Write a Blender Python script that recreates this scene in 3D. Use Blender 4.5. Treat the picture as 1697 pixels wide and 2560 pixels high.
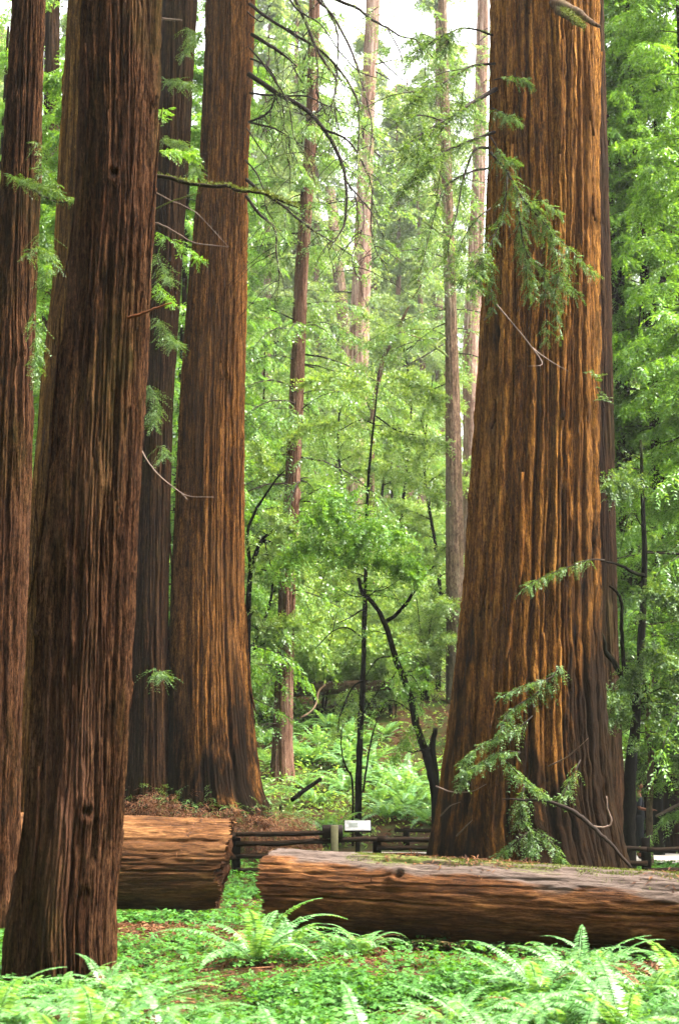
import bpy, math
import numpy as np
from mathutils import Vector, Matrix

for o in list(bpy.data.objects):
    bpy.data.objects.remove(o, do_unlink=True)
sc = bpy.context.scene
COL = sc.collection

# ------------------------------------------------------------------ camera
LENS, EYE, HORIZON = 50.0, 1.6, 1985.0
S = LENS / 36.0 * 2560.0
PITCH = math.atan((HORIZON - 1280.0) / S)
cam = bpy.data.cameras.new("camera")
cam.sensor_fit = 'VERTICAL'; cam.sensor_height = 36.0; cam.sensor_width = 24.0
cam.lens = LENS; cam.clip_start = 0.1; cam.clip_end = 2000.0
cam.dof.use_dof = True; cam.dof.focus_distance = 20.0; cam.dof.aperture_fstop = 2.8
camo = bpy.data.objects.new("camera", cam); COL.objects.link(camo)
camo.location = (0, 0, EYE); camo.rotation_euler = (math.pi / 2 + PITCH, 0, 0)
sc.camera = camo

# ------------------------------------------------------------------ sky, sun, exposure
SUN = Vector((0.52, -0.10, 0.85)).normalized()
world = bpy.data.worlds.new("World"); sc.world = world
world.use_nodes = True
nt = world.node_tree; nt.nodes.clear()
sky = nt.nodes.new('ShaderNodeTexSky'); sky.sky_type = 'NISHITA'; sky.sun_disc = False
sky.sun_elevation = math.asin(SUN.z); sky.sun_rotation = math.atan2(SUN.x, SUN.y)
sky.air_density = 1.0; sky.dust_density = 4.0; sky.ozone_density = 1.0
hs = nt.nodes.new('ShaderNodeHueSaturation'); hs.inputs['Saturation'].default_value = 0.12
bg = nt.nodes.new('ShaderNodeBackground'); bg.inputs['Strength'].default_value = 0.08
wo = nt.nodes.new('ShaderNodeOutputWorld')
nt.links.new(sky.outputs[0], hs.inputs['Color']); nt.links.new(hs.outputs[0], bg.inputs[0]); nt.links.new(bg.outputs[0], wo.inputs[0])
sun = bpy.data.lights.new("sun", 'SUN'); sun.energy = 1.5; sun.angle = math.radians(16); sun.color = (1.0, 0.95, 0.86)
suno = bpy.data.objects.new("sun", sun); COL.objects.link(suno)
suno.rotation_euler = SUN.to_track_quat('Z', 'Y').to_euler(); suno.location = (20, -20, 60)
vs = sc.view_settings
vs.view_transform = 'Standard'; vs.look = 'None'; vs.gamma = 1.0; vs.use_curve_mapping = False
vs.exposure = 4.05
sc.render.engine = 'CYCLES'
sc.cycles.max_bounces = 9; sc.cycles.diffuse_bounces = 5; sc.cycles.glossy_bounces = 2
sc.cycles.transmission_bounces = 6; sc.cycles.volume_bounces = 1; sc.cycles.transparent_max_bounces = 4
sc.cycles.use_denoising = True

# ------------------------------------------------------------------ helpers
CP, SP = math.cos(PITCH), math.sin(PITCH)
def ray(px, py):
    dx = (px - 848.5) / S; dy = (1280.0 - py) / S
    return np.array([dx, CP - dy * SP, SP + dy * CP])
def P(px, py, Y):
    """the point of the place seen at pixel (px, py) of the photograph, Y metres in front of the camera"""
    d = ray(px, py); return np.array([0, 0, EYE]) + d * (Y / d[1])
def depth(px, py, Y):
    return Y / ray(px, py)[1]
_tab = {}
def vn(u, v, pu=1024, seed=0):
    """smooth value noise in 0..1, periodic in u with pu cells"""
    k = (pu, seed)
    if k not in _tab: _tab[k] = np.random.RandomState(seed + 17).rand(pu, 1024)
    T = _tab[k]
    u = np.asarray(u, float); v = np.asarray(v, float)
    iu = np.floor(u).astype(int); iv = np.floor(v).astype(int)
    a = u - iu; b = v - iv
    a = a * a * (3 - 2 * a); b = b * b * (3 - 2 * b)
    i0 = iu % pu; i1 = (iu + 1) % pu; j0 = iv % 1024; j1 = (iv + 1) % 1024
    return (T[i0, j0] * (1 - a) + T[i1, j0] * a) * (1 - b) + (T[i0, j1] * (1 - a) + T[i1, j1] * a) * b
def sstep(a, b, x):
    t = np.clip((x - a) / (b - a), 0, 1); return t * t * (3 - 2 * t)
def nrm(a):
    return a / np.maximum(np.linalg.norm(a, axis=-1, keepdims=True), 1e-9)

def mesh_data(name, V, F, mat, smooth=False):
    V = np.asarray(V, np.float32); F = np.asarray(F, np.int32)
    me = bpy.data.meshes.new(name)
    n = F.shape[1]
    me.vertices.add(len(V)); me.vertices.foreach_set('co', V.ravel())
    me.loops.add(F.size); me.loops.foreach_set('vertex_index', F.ravel())
    me.polygons.add(len(F)); me.polygons.foreach_set('loop_start', np.arange(0, F.size, n, dtype=np.int32))
    me.update(calc_edges=True)
    if smooth: me.polygons.foreach_set('use_smooth', np.ones(len(F), bool))
    me.materials.append(mat)
    return me
def link(name, me, parent=None, loc=None):
    o = bpy.data.objects.new(name, me); COL.objects.link(o)
    if parent is not None: o.parent = parent
    if loc is not None: o.location = loc
    return o
def crown_data(name, lv, wd, leaf, wood):
    """one crown mesh: leaves and the fine wood that carries them"""
    me = mesh_data(name, *join([lv, wd]), leaf); me.materials.append(wood)
    mi = np.zeros(len(me.polygons), np.int32); mi[len(lv[1]):] = 1; me.polygons.foreach_set('material_index', mi); return me
def set_plate(o, v):
    o.data.attributes.new('plate', 'FLOAT', 'POINT').data.foreach_set('value', np.asarray(v, np.float32))
def obj(name, V, F, mat, parent=None, origin=None, smooth=False):
    """one mesh object; V in world coordinates, stored relative to origin (the parent's base by default)"""
    o0 = np.zeros(3)
    if parent is not None: o0 = np.array(parent.matrix_basis.translation)
    elif origin is not None: o0 = np.array(origin, float)
    me = mesh_data(name, np.asarray(V) - o0, F, mat, smooth)
    return link(name, me, parent, None if parent is not None else tuple(o0))
def tag(o, label=None, cat=None, group=None, kind=None):
    if label: o['label'] = label
    if cat: o['category'] = cat
    if group: o['group'] = group
    if kind: o['kind'] = kind
    return o
def thing(name, loc, label, cat, group=None):
    o = bpy.data.objects.new(name, None); COL.objects.link(o)
    o.location = tuple(loc); o.empty_display_size = 0.2
    return tag(o, label, cat, group)
def copy_tree(o, loc, rz, scale=1.0, group=None, label=None):
    c = o.copy(); COL.objects.link(c); c.location = tuple(loc); c.rotation_euler = (0, 0, rz); c.scale = (scale,) * 3
    if group: c['group'] = group
    if label: c['label'] = label
    for ch in list(o.children):
        d = ch.copy(); COL.objects.link(d); d.parent = c
        for g in list(ch.children):
            e = g.copy(); COL.objects.link(e); e.parent = d
    return c
def join(parts):
    Vs, Fs, n = [], [], 0
    for V, F in parts:
        Vs.append(np.asarray(V)); Fs.append(np.asarray(F) + n); n += len(V)
    return np.concatenate(Vs), np.concatenate(Fs)
def smoothpoly(pts, k=4):
    """Catmull-Rom resampling"""
    p = np.asarray(pts, float)
    if len(p) < 3: return np.array([p[0] + (p[-1] - p[0]) * t for t in np.linspace(0, 1, k + 1)])
    q = np.vstack([2 * p[0] - p[1], p, 2 * p[-1] - p[-2]]); out = []
    for i in range(1, len(q) - 2):
        for t in np.arange(k) / k:
            a, b, c, d = q[i - 1], q[i], q[i + 1], q[i + 2]
            out.append(0.5 * (2 * b + (c - a) * t + (2 * a - 5 * b + 4 * c - d) * t * t + (3 * b - a - 3 * c + d) * t ** 3))
    out.append(p[-1]); return np.array(out)
def tube(pts, rad, sides=6, seed=None, rough=0.0):
    p = np.asarray(pts, float); n = len(p)
    r = np.broadcast_to(np.asarray(rad, float), (n,)) if np.ndim(rad) == 0 or len(np.atleast_1d(rad)) == n else np.interp(np.linspace(0, 1, n), np.linspace(0, 1, len(rad)), rad)
    t = nrm(np.gradient(p, axis=0))
    ref = np.array([0.31, 0.95, 0.05]) if abs(t[0][2]) > 0.6 else np.array([0.05, 0.1, 1.0])
    u = nrm(np.cross(np.broadcast_to(ref, t.shape), t)); v = np.cross(t, u)
    a = np.linspace(0, 2 * np.pi, sides, endpoint=False)
    rr = r[:, None] * np.ones((1, sides))
    if rough:
        rr = rr * (1 + rough * (np.random.RandomState(seed or 1).rand(n, sides) - 0.5))
    V = p[:, None, :] + rr[..., None] * (np.cos(a)[None, :, None] * u[:, None, :] + np.sin(a)[None, :, None] * v[:, None, :])
    V = V.reshape(-1, 3)
    i, j = np.meshgrid(np.arange(n - 1), np.arange(sides), indexing='ij'); j2 = (j + 1) % sides
    F = np.stack([i * sides + j, i * sides + j2, (i + 1) * sides + j2, (i + 1) * sides + j], -1).reshape(-1, 4)
    # close the ends
    V = np.vstack([V, p[:1], p[-1:]]); c0, c1 = n * sides, n * sides + 1
    k = np.arange(sides); k2 = (k + 1) % sides
    F = np.vstack([F, np.stack([np.full(sides, c0), k2, k, k], -1)[:, [0, 1, 2, 2]], np.stack([np.full(sides, c1), (n - 1) * sides + k, (n - 1) * sides + k2, (n - 1) * sides + k2], -1)])
    return V, F
def tri_fix(me):
    me.validate()
def leaves(p, d, w, L, W, curl=0.15, n=None):
    """diamond leaves: base p, direction d, half-width direction w"""
    d = nrm(d); w = nrm(w); up = np.cross(w, d)
    L = np.asarray(L)[:, None]; W = np.asarray(W)[:, None]
    a = p; b = p + d * L * 0.45 + w * W * 0.5 + up * L * curl * 0.4
    c = p + d * L - up * L * curl * 0.6; e = p + d * L * 0.45 - w * W * 0.5 + up * L * curl * 0.4
    V = np.stack([a, b, c, e], 1).reshape(-1, 3)
    return V, np.arange(len(V)).reshape(-1, 4)
def sprays(rng, st, di, ln, nl, ll, lw, hang=0.12, spread=0.85, jit=0.25, flat=0.35):
    """flat pinnate sprays of leaves along N twigs"""
    N = len(st); di = nrm(di)
    t = np.linspace(0.08, 1.0, nl)[None, :, None]
    Ln = np.asarray(ln)[:, None, None]
    down = np.array([0, 0, -1.0])
    pos = st[:, None, :] + di[:, None, :] * Ln * t + down * Ln * hang * t * t
    up = np.array([0, 0, 1.0]) + rng.normal(0, flat, (N, 3))
    side = nrm(np.cross(di, up))
    out = []
    for sg in (-1, 1):
        d = di[:, None, :] * 0.62 + sg * spread * side[:, None, :] + down * hang + rng.normal(0, jit, (N, nl, 3))
        d = nrm(d).reshape(-1, 3)
        upj = np.repeat(up, nl, 0) + rng.normal(0, 0.3, (N * nl, 3))
        w = np.cross(d, upj)
        L = ll * (1.1 - 0.55 * np.tile(t.ravel(), N)) * rng.uniform(0.6, 1.2, N * nl)
        out.append(leaves(pos.reshape(-1, 3), d, w, L, np.full(N * nl, lw) * rng.uniform(0.7, 1.2, N * nl)))
    return join(out)
def crown(rng, nb, z0, z1, L0, L1, m, tl, nl, ll, lw, droop=0.35, up=0.15, hang=0.3, az=None, r0=0.15, br=0.03, cx=0.0, cy=0.0, smin=0.15, zpow=1.0):
    """conifer crown round a vertical stem at (cx, cy): returns (leaf V, F), (wood V, F)"""
    t = rng.rand(nb) ** zpow; z = z0 + (z1 - z0) * t
    A = rng.uniform(0, 2 * np.pi, nb) if az is None else rng.uniform(az[0], az[1], nb)
    L = (L0 * (1 - t) + L1 * t) * rng.uniform(0.55, 1.15, nb)
    h = np.stack([np.cos(A), np.sin(A), 0 * A], -1); lat = np.stack([-np.sin(A), np.cos(A), 0 * A], -1)
    bend = rng.normal(0, 0.18, nb); dr = droop * rng.uniform(0.4, 1.5, nb); u = up + rng.normal(0, 0.12, nb)
    base = np.stack([cx + 0 * z, cy + 0 * z, z], -1)
    k = np.array([0, 0, 1.0])
    def pos(s, i):
        return base[i] + h[i] * (L[i] * s)[:, None] + lat[i] * (bend[i] * L[i] * s * s)[:, None] + k * ((u[i] * s - dr[i] * s * s) * L[i])[:, None]
    def tan(s, i):
        return nrm(h[i] + lat[i] * (2 * bend[i] * s)[:, None] + k * (u[i] - 2 * dr[i] * s)[:, None])
    idx = np.repeat(np.arange(nb), m); s = rng.uniform(smin, 1.0, nb * m)
    p = pos(s, idx); tg = tan(s, idx)
    sd = rng.choice([-1, 1], nb * m)[:, None]
    d = tg * 0.55 + sd * np.cross(tg, k) * rng.uniform(0.35, 0.95, nb * m)[:, None] - k * hang + rng.normal(0, 0.12, (nb * m, 3))
    lv = sprays(rng, p, d, tl * (1.15 - 0.55 * s) * rng.uniform(0.6, 1.2, nb * m), nl, ll, lw, hang=0.2)
    wood = []
    for i in range(nb):
        ss = np.linspace(0, 1, 6); ii = np.full(6, i)
        wood.append(tube(pos(ss, ii), br * (L[i] / max(L0, L1)) * (1 - 0.85 * ss), 4))
    return lv, join(wood)
def leafy(rng, poly, n, tl, nl, ll, lw, hang=0.2, s0=0.1, side=0.8, taper=0.5, flat=0.35, jit=0.25, vert=0.25):
    """sprays along a branch polyline"""
    p = smoothpoly(poly, 5)
    seg = np.linalg.norm(np.diff(p, axis=0), axis=1); cum = np.concatenate([[0], np.cumsum(seg)]) / seg.sum()
    s = s0 + (1 - s0) * rng.rand(n)
    pos = np.stack([np.interp(s, cum, p[:, i]) for i in range(3)], -1)
    g = nrm(np.gradient(p, axis=0)); tg = nrm(np.stack([np.interp(s, cum, g[:, i]) for i in range(3)], -1))
    sd = rng.choice([-1, 1], n)[:, None]
    sv = nrm(np.cross(tg, np.array([0, 0, 1.0]) + rng.normal(0, vert, (n, 3))))
    d = tg * 0.6 + sd * sv * side * rng.uniform(0.4, 1.1, n)[:, None] - np.array([0, 0, hang]) + rng.normal(0, 0.18, (n, 3))
    return sprays(rng, pos, d, tl * (1 - taper * s) * rng.uniform(0.5, 1.2, n), nl, ll, lw, hang=0.2, flat=flat, jit=jit)

# ------------------------------------------------------------------ ground shape
def gz(x, y):
    x = np.asarray(x, float); y = np.asarray(y, float)
    d = y - 38.5 - 2.5 * sstep(4, 14, x)
    sp = 3.0 * np.log1p(np.exp(np.clip(d / 3.0, -30, 30)))
    z = 0.34 * sp * (1 - 0.25 * sstep(60, 160, sp))
    z = z + (vn(x * 0.45 + 50, y * 0.45 + 50, 1024, 3) - 0.5) * 0.16 * (1 - sstep(29.5, 31.5, y) * (1 - sstep(36, 38, y)))
    z = z + (vn(x * 0.12 + 9, y * 0.12 + 9, 1024, 4) - 0.5) * 2.2 * sstep(44, 60, y)
    z = z + 1.1 * np.exp(-((x + 2.6) / 1.9) ** 2 - ((y - 28.2) / 1.6) ** 2)
    z = z + 0.5 * np.exp(-((x + 5.6) / 2.2) ** 2 - ((y - 28.0) / 2.5) ** 2)
    z = z + 0.10 * np.exp(-((x + 1.9) / 1.6) ** 2 - ((y - 16.0) / 1.3) ** 2)
    z = np.where(z > 36, 36 + 16 * (1 - np.exp(-(z - 36) / 16)), z)
    side = np.maximum(np.abs(x) - 40, 0)
    return z + 18 * (1 - np.exp(-side / 60)) + 12 * (1 - np.exp(-np.maximum(-y - 25, 0) / 60))

# ------------------------------------------------------------------ materials
class NT:
    def __init__(s, name):
        s.m = bpy.data.materials.new(name); s.m.use_nodes = True; s.t = s.m.node_tree; s.t.nodes.clear()
        s.out = s.n('ShaderNodeOutputMaterial')
    def n(s, typ, **kw):
        x = s.t.nodes.new(typ)
        for k, v in kw.items():
            if hasattr(x, k): setattr(x, k, v)
            else: x.inputs[k].default_value = v
        return x
    def l(s, a, b): s.t.links.new(a, b)
    def ramp(s, fac, stops, interp='LINEAR'):
        r = s.n('ShaderNodeValToRGB'); e = r.color_ramp.elements; r.color_ramp.interpolation = interp
        while len(e) < len(stops): e.new(0.5)
        for el, (p, c) in zip(e, stops):
            el.position = p; el.color = (*c, 1) if len(c) == 3 else c
        s.l(fac, r.inputs[0]); return r.outputs[0]
    def noise(s, vec, scale, detail=4, rough=0.55, dist=0.0, mscale=(1, 1, 1), loc=(0, 0, 0)):
        mp = s.n('ShaderNodeMapping'); mp.inputs['Scale'].default_value = mscale; mp.inputs['Location'].default_value = loc
        s.l(vec, mp.inputs[0])
        x = s.n('ShaderNodeTexNoise'); x.inputs['Scale'].default_value = scale; x.inputs['Detail'].default_value = detail
        x.inputs['Roughness'].default_value = rough; x.inputs['Distortion'].default_value = dist
        s.l(mp.outputs[0], x.inputs['Vector']); return x.outputs['Fac']
    def mix(s, f, a, b, blend='MIX'):
        x = s.n('ShaderNodeMix', data_type='RGBA', blend_type=blend)
        for i, v in ((0, f), (6, a), (7, b)):
            if hasattr(v, 'default_value') or hasattr(v, 'links'): s.l(v, x.inputs[i])
            else: x.inputs[i].default_value = v if i == 0 else (*v, 1)
        return x.outputs[2]
    def math(s, op, a, b=0.0):
        x = s.n('ShaderNodeMath', operation=op)
        for i, v in ((0, a), (1, b)):
            if hasattr(v, 'links'): s.l(v, x.inputs[i])
            else: x.inputs[i].default_value = v
        return x.outputs[0]

def bark_mat(name, dark, mid, light, grey=None, greyamt=0.35, moss=None, mossamt=0.0, sc_=16.0, stretch=0.05, bump=0.6, foot_black=None):
    n = NT(name); tc = n.n('ShaderNodeTexCoord').outputs['Object']
    a = n.noise(tc, sc_, 4, 0.6, 0.25, (1, 1, stretch))
    b = n.noise(tc, sc_ * 3.4, 4, 0.75, 0.1, (1, 1, stretch * 0.9), (7, 3, 1))
    c = n.noise(tc, sc_ * 2.2, 4, 0.75, 0.3, (1, 1, 0.45), (1, 8, 5))
    f = n.math('ADD', n.math('ADD', n.math('MULTIPLY', a, 0.34), n.math('MULTIPLY', b, 0.40)), n.math('MULTIPLY', c, 0.26))
    col = n.ramp(f, [(0.42, dark), (0.50, mid), (0.585, light)])
    if grey is not None:
        g = n.noise(tc, 1.1, 4, 0.6, 0.3, (1, 1, 0.25), (2, 5, 0))
        gg = n.ramp(n.math('ADD', n.math('MULTIPLY', g, 0.7), n.math('MULTIPLY', b, 0.3)), [(0.48, (0, 0, 0)), (0.62, (greyamt,) * 3)])
        col = n.mix(gg, col, grey)
    if moss is not None:
        g = n.noise(tc, 1.6, 5, 0.65, 0.3, (1, 1, 0.3), (4, 9, 2))
        gg = n.ramp(n.math('ADD', n.math('MULTIPLY', g, 0.6), n.math('MULTIPLY', b, 0.4)), [(0.55 - 0.12 * mossamt, (0, 0, 0)), (0.68 - 0.12 * mossamt, (mossamt,) * 3)])
        col = n.mix(gg, col, moss)
    if foot_black is not None:      # black patches, thickest near the foot, with ragged upward tongues
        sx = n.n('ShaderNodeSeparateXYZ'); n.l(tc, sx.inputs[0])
        g = n.noise(tc, 0.9, 5, 0.7, 0.5, (1, 1, 0.22), (foot_black[1], 3, 1))
        h = n.math('SUBTRACT', n.math('MULTIPLY', g, 7.0), n.math('MULTIPLY', sx.outputs['Z'], 1.0 / foot_black[0]))
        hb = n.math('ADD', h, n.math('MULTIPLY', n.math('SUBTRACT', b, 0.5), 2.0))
        if foot_black[2]: hb = n.math('ADD', hb, n.math('MULTIPLY', sx.outputs['X'], foot_black[2]))
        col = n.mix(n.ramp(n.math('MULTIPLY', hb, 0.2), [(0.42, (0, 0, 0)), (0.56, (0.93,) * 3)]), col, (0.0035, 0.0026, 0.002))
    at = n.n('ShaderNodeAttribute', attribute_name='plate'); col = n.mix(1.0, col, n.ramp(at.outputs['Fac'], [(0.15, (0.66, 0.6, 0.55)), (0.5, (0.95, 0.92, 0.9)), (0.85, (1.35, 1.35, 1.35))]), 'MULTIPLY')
    p = n.n('ShaderNodeBsdfPrincipled'); p.inputs['Roughness'].default_value = 0.95; p.inputs['Specular IOR Level'].default_value = 0.03
    n.l(col, p.inputs['Base Color'])
    bp = n.n('ShaderNodeBump'); bp.inputs['Strength'].default_value = bump; bp.inputs['Distance'].default_value = 0.06
    n.l(f, bp.inputs['Height']); n.l(bp.outputs[0], p.inputs['Normal'])
    n.l(p.outputs[0], n.out.inputs[0]); return n.m
def leaf_mat(name, a, b, c, transl=0.38, rough=0.45, spec=0.5, tmul=(1.6, 1.3, 0.5)):
    n = NT(name)
    r = n.n('ShaderNodeNewGeometry').outputs['Random Per Island']
    tc = n.n('ShaderNodeTexCoord').outputs['Object']
    f = n.math('ADD', n.math('MULTIPLY', r, 0.65), n.math('MULTIPLY', n.noise(tc, 0.9, 2), 0.35))
    col = n.ramp(f, [(0.12, a), (0.48, b), (0.88, c)])
    p = n.n('ShaderNodeBsdfPrincipled'); p.inputs['Roughness'].default_value = rough; p.inputs['Specular IOR Level'].default_value = spec
    n.l(col, p.inputs['Base Color'])
    t = n.n('ShaderNodeBsdfTranslucent'); n.l(n.mix(1.0, col, tmul, 'MULTIPLY'), t.inputs[0])
    m = n.n('ShaderNodeMixShader'); m.inputs[0].default_value = transl
    n.l(p.outputs[0], m.inputs[1]); n.l(t.outputs[0], m.inputs[2]); n.l(m.outputs[0], n.out.inputs[0]); return n.m
def plain_mat(name, col, rough=0.7, var=0.25, scale=9.0, stretch=(1, 1, 1), spec=0.08, bump=0.15):
    n = NT(name); tc = n.n('ShaderNodeTexCoord').outputs['Object']
    f = n.noise(tc, scale, 5, 0.6, 0.2, stretch)
    c = n.ramp(f, [(0.3, tuple(v * (1 - var) for v in col)), (0.7, tuple(min(1, v * (1 + var)) for v in col))])
    p = n.n('ShaderNodeBsdfPrincipled'); p.inputs['Roughness'].default_value = rough; p.inputs['Specular IOR Level'].default_value = spec
    n.l(c, p.inputs['Base Color'])
    if bump:
        bp = n.n('ShaderNodeBump'); bp.inputs['Strength'].default_value = bump; bp.inputs['Distance'].default_value = 0.01
        n.l(f, bp.inputs['Height']); n.l(bp.outputs[0], p.inputs['Normal'])
    n.l(p.outputs[0], n.out.inputs[0]); return n.m

M = {}
M['bark_front'] = bark_mat('bark_front', (0.0038, 0.0015, 0.0006), (0.028, 0.0115, 0.0045), (0.105, 0.048, 0.022), (0.070, 0.034, 0.022), 0.5, (0.024, 0.024, 0.003), 0.4, 26, 0.13, 1.0)
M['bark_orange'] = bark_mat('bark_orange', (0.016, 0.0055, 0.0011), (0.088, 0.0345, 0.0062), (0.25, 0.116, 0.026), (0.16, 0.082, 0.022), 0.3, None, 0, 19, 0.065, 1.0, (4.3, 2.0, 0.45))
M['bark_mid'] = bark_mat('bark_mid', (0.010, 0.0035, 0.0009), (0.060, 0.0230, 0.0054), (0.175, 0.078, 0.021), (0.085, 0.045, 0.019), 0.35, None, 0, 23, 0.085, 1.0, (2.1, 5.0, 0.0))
M['bark_rose'] = bark_mat('bark_rose', (0.03, 0.013, 0.008), (0.085, 0.042, 0.026), (0.17, 0.10, 0.07), (0.13, 0.09, 0.07), 0.3, None, 0, 14, 0.06)
M['bark_golden'] = bark_mat('bark_golden', (0.012, 0.0052, 0.0012), (0.075, 0.036, 0.0075), (0.21, 0.115, 0.03), (0.13, 0.075, 0.026), 0.3, None, 0, 18, 0.03, 0.9)
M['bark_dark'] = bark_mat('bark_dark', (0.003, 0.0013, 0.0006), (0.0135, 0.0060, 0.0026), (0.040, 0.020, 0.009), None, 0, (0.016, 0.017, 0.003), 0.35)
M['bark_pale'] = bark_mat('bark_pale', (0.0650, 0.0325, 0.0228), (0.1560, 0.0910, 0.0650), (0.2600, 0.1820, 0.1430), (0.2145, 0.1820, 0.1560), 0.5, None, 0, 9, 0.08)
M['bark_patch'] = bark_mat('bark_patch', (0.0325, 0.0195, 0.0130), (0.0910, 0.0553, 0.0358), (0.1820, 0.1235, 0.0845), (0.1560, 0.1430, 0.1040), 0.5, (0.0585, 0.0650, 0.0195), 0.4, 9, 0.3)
M['bark_black'] = bark_mat('bark_black', (0.0016, 0.0012, 0.001), (0.0035, 0.0028, 0.0022), (0.008, 0.0065, 0.005), None, 0, (0.02, 0.03, 0.005), 0.5, 12, 0.3)
M['twig'] = plain_mat('dead_twig', (0.018, 0.012, 0.009), 0.85, 0.4)
M['twig_pale'] = plain_mat('pale_twig', (0.13, 0.09, 0.07), 0.85, 0.3)
M['twig_red'] = plain_mat('red_twig', (0.09, 0.03, 0.01), 0.85, 0.3)
M['moss'] = leaf_mat('moss', (0.03, 0.045, 0.005), (0.075, 0.10, 0.011), (0.14, 0.18, 0.028), 0.2, 0.8, 0.2)
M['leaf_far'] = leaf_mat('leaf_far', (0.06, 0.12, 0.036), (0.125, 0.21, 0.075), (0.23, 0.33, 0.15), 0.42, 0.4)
M['leaf_mid'] = leaf_mat('leaf_mid', (0.035, 0.085, 0.02), (0.075, 0.165, 0.035), (0.15, 0.27, 0.08), 0.42, 0.38)
M['leaf_near'] = leaf_mat('leaf_near', (0.018, 0.05, 0.009), (0.042, 0.10, 0.018), (0.12, 0.20, 0.05), 0.38, 0.5, 0.35)
M['leaf_bright'] = leaf_mat('leaf_bright', (0.04, 0.11, 0.012), (0.085, 0.21, 0.022), (0.16, 0.32, 0.05), 0.46, 0.4)
M['leaf_bay'] = leaf_mat('leaf_bay', (0.055, 0.12, 0.016), (0.14, 0.26, 0.045), (0.28, 0.40, 0.13), 0.4, 0.33)
M['leaf_brown'] = leaf_mat('leaf_brown', (0.025, 0.009, 0.0035), (0.075, 0.028, 0.010), (0.17, 0.08, 0.032), 0.2, 0.8, 0.2, (1.2, 0.9, 0.6))
M['fern'] = leaf_mat('fern_green', (0.038, 0.12, 0.024), (0.095, 0.235, 0.06), (0.21, 0.37, 0.16), 0.42, 0.38)
M['sorrel'] = leaf_mat('sorrel_green', (0.014, 0.058, 0.005), (0.036, 0.125, 0.012), (0.085, 0.21, 0.038), 0.4, 0.5, 0.3)
M['under'] = leaf_mat('undergrowth_green', (0.07, 0.16, 0.02), (0.16, 0.31, 0.05), (0.28, 0.43, 0.14), 0.46, 0.42)

def ground_mat():
    n = NT('forest_floor'); tc = n.n('ShaderNodeTexCoord').outputs['Object']
    a = n.noise(tc, 0.8, 6, 0.65, 0.3); b = n.noise(tc, 18, 6, 0.7, 0.3); c = n.noise(tc, 2.6, 5, 0.6)
    soil = n.ramp(b, [(0.3, (0.012, 0.005, 0.003)), (0.5, (0.035, 0.015, 0.007)), (0.72, (0.09, 0.042, 0.02))])
    green = n.ramp(b, [(0.3, (0.012, 0.03, 0.005)), (0.7, (0.04, 0.09, 0.015))])
    f = n.ramp(n.math('ADD', n.math('MULTIPLY', a, 0.5), n.math('MULTIPLY', c, 0.5)), [(0.45, (0, 0, 0)), (0.58, (0.8,) * 3)])
    p = n.n('ShaderNodeBsdfPrincipled'); p.inputs['Roughness'].default_value = 0.95; p.inputs['Specular IOR Level'].default_value = 0.05
    n.l(n.mix(f, soil, green), p.inputs['Base Color'])
    bp = n.n('ShaderNodeBump'); bp.inputs['Strength'].default_value = 0.8; bp.inputs['Distance'].default_value = 0.04
    n.l(b, bp.inputs['Height']); n.l(bp.outputs[0], p.inputs['Normal']); n.l(p.outputs[0], n.out.inputs[0]); return n.m
M['ground'] = ground_mat()
M['path'] = plain_mat('path_gravel', (0.30, 0.27, 0.24), 0.9, 0.2, 25)
M['fence'] = plain_mat('fence_wood', (0.011, 0.0066, 0.004), 0.95, 0.45, 14, (1, 1, 0.2), 0.03, 0.4)
M['fence_dark'] = plain_mat('fence_post_wood', (0.0026, 0.0017, 0.0012), 0.95, 0.45, 14, (1, 1, 0.2), 0.02, 0.4)
M['olive'] = plain_mat('olive_post', (0.06, 0.056, 0.028), 0.8, 0.25, 10)
M['box'] = plain_mat('dark_box', (0.012, 0.008, 0.006), 0.7, 0.3, 10)

# ------------------------------------------------------------------ ground, path
def build_ground():
    xs = np.concatenate([np.linspace(-320, -45, 20)[:-1], np.linspace(-45, -12, 40)[:-1], np.linspace(-12, 12, 110)[:-1], np.linspace(12, 45, 40)[:-1], np.linspace(45, 320, 20)])
    ys = np.concatenate([np.linspace(-200, -20, 16)[:-1], np.linspace(-20, 5, 20)[:-1], np.linspace(5, 42, 170)[:-1], np.linspace(42, 130, 90)[:-1], np.linspace(130, 420, 40)])
    X, Y = np.meshgrid(xs, ys, indexing='ij'); Z = gz(X, Y)
    V = np.stack([X, Y, Z], -1).reshape(-1, 3); ny = len(ys)
    i, j = np.meshgrid(np.arange(len(xs) - 1), np.arange(ny - 1), indexing='ij')
    F = np.stack([i * ny + j, (i + 1) * ny + j, (i + 1) * ny + j + 1, i * ny + j + 1], -1).reshape(-1, 4)
    o = obj('ground', V, F, M['ground'], smooth=True); tag(o, 'forest floor of brown needles and soil rising into a slope', kind='structure')
    xs = np.linspace(-40, 40, 161); ys = np.linspace(31.6, 34.2, 9)
    X, Y = np.meshgrid(xs, ys, indexing='ij'); Yw = Y + (vn(xs * 0.4, xs * 0 + 1, 1024, 8) - 0.5)[:, None] * 0.35
    Z = gz(X, Yw) + 0.05
    V = np.stack([X, Yw, Z], -1).reshape(-1, 3); ny = len(ys)
    i, j = np.meshgrid(np.arange(len(xs) - 1), np.arange(ny - 1), indexing='ij')
    F = np.stack([i * ny + j, (i + 1) * ny + j, (i + 1) * ny + j + 1, i * ny + j + 1], -1).reshape(-1, 4)
    o = obj('path', V, F, M['path'], smooth=True); tag(o, 'pale walking path between the two rail fences', kind='structure')
build_ground()

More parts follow.
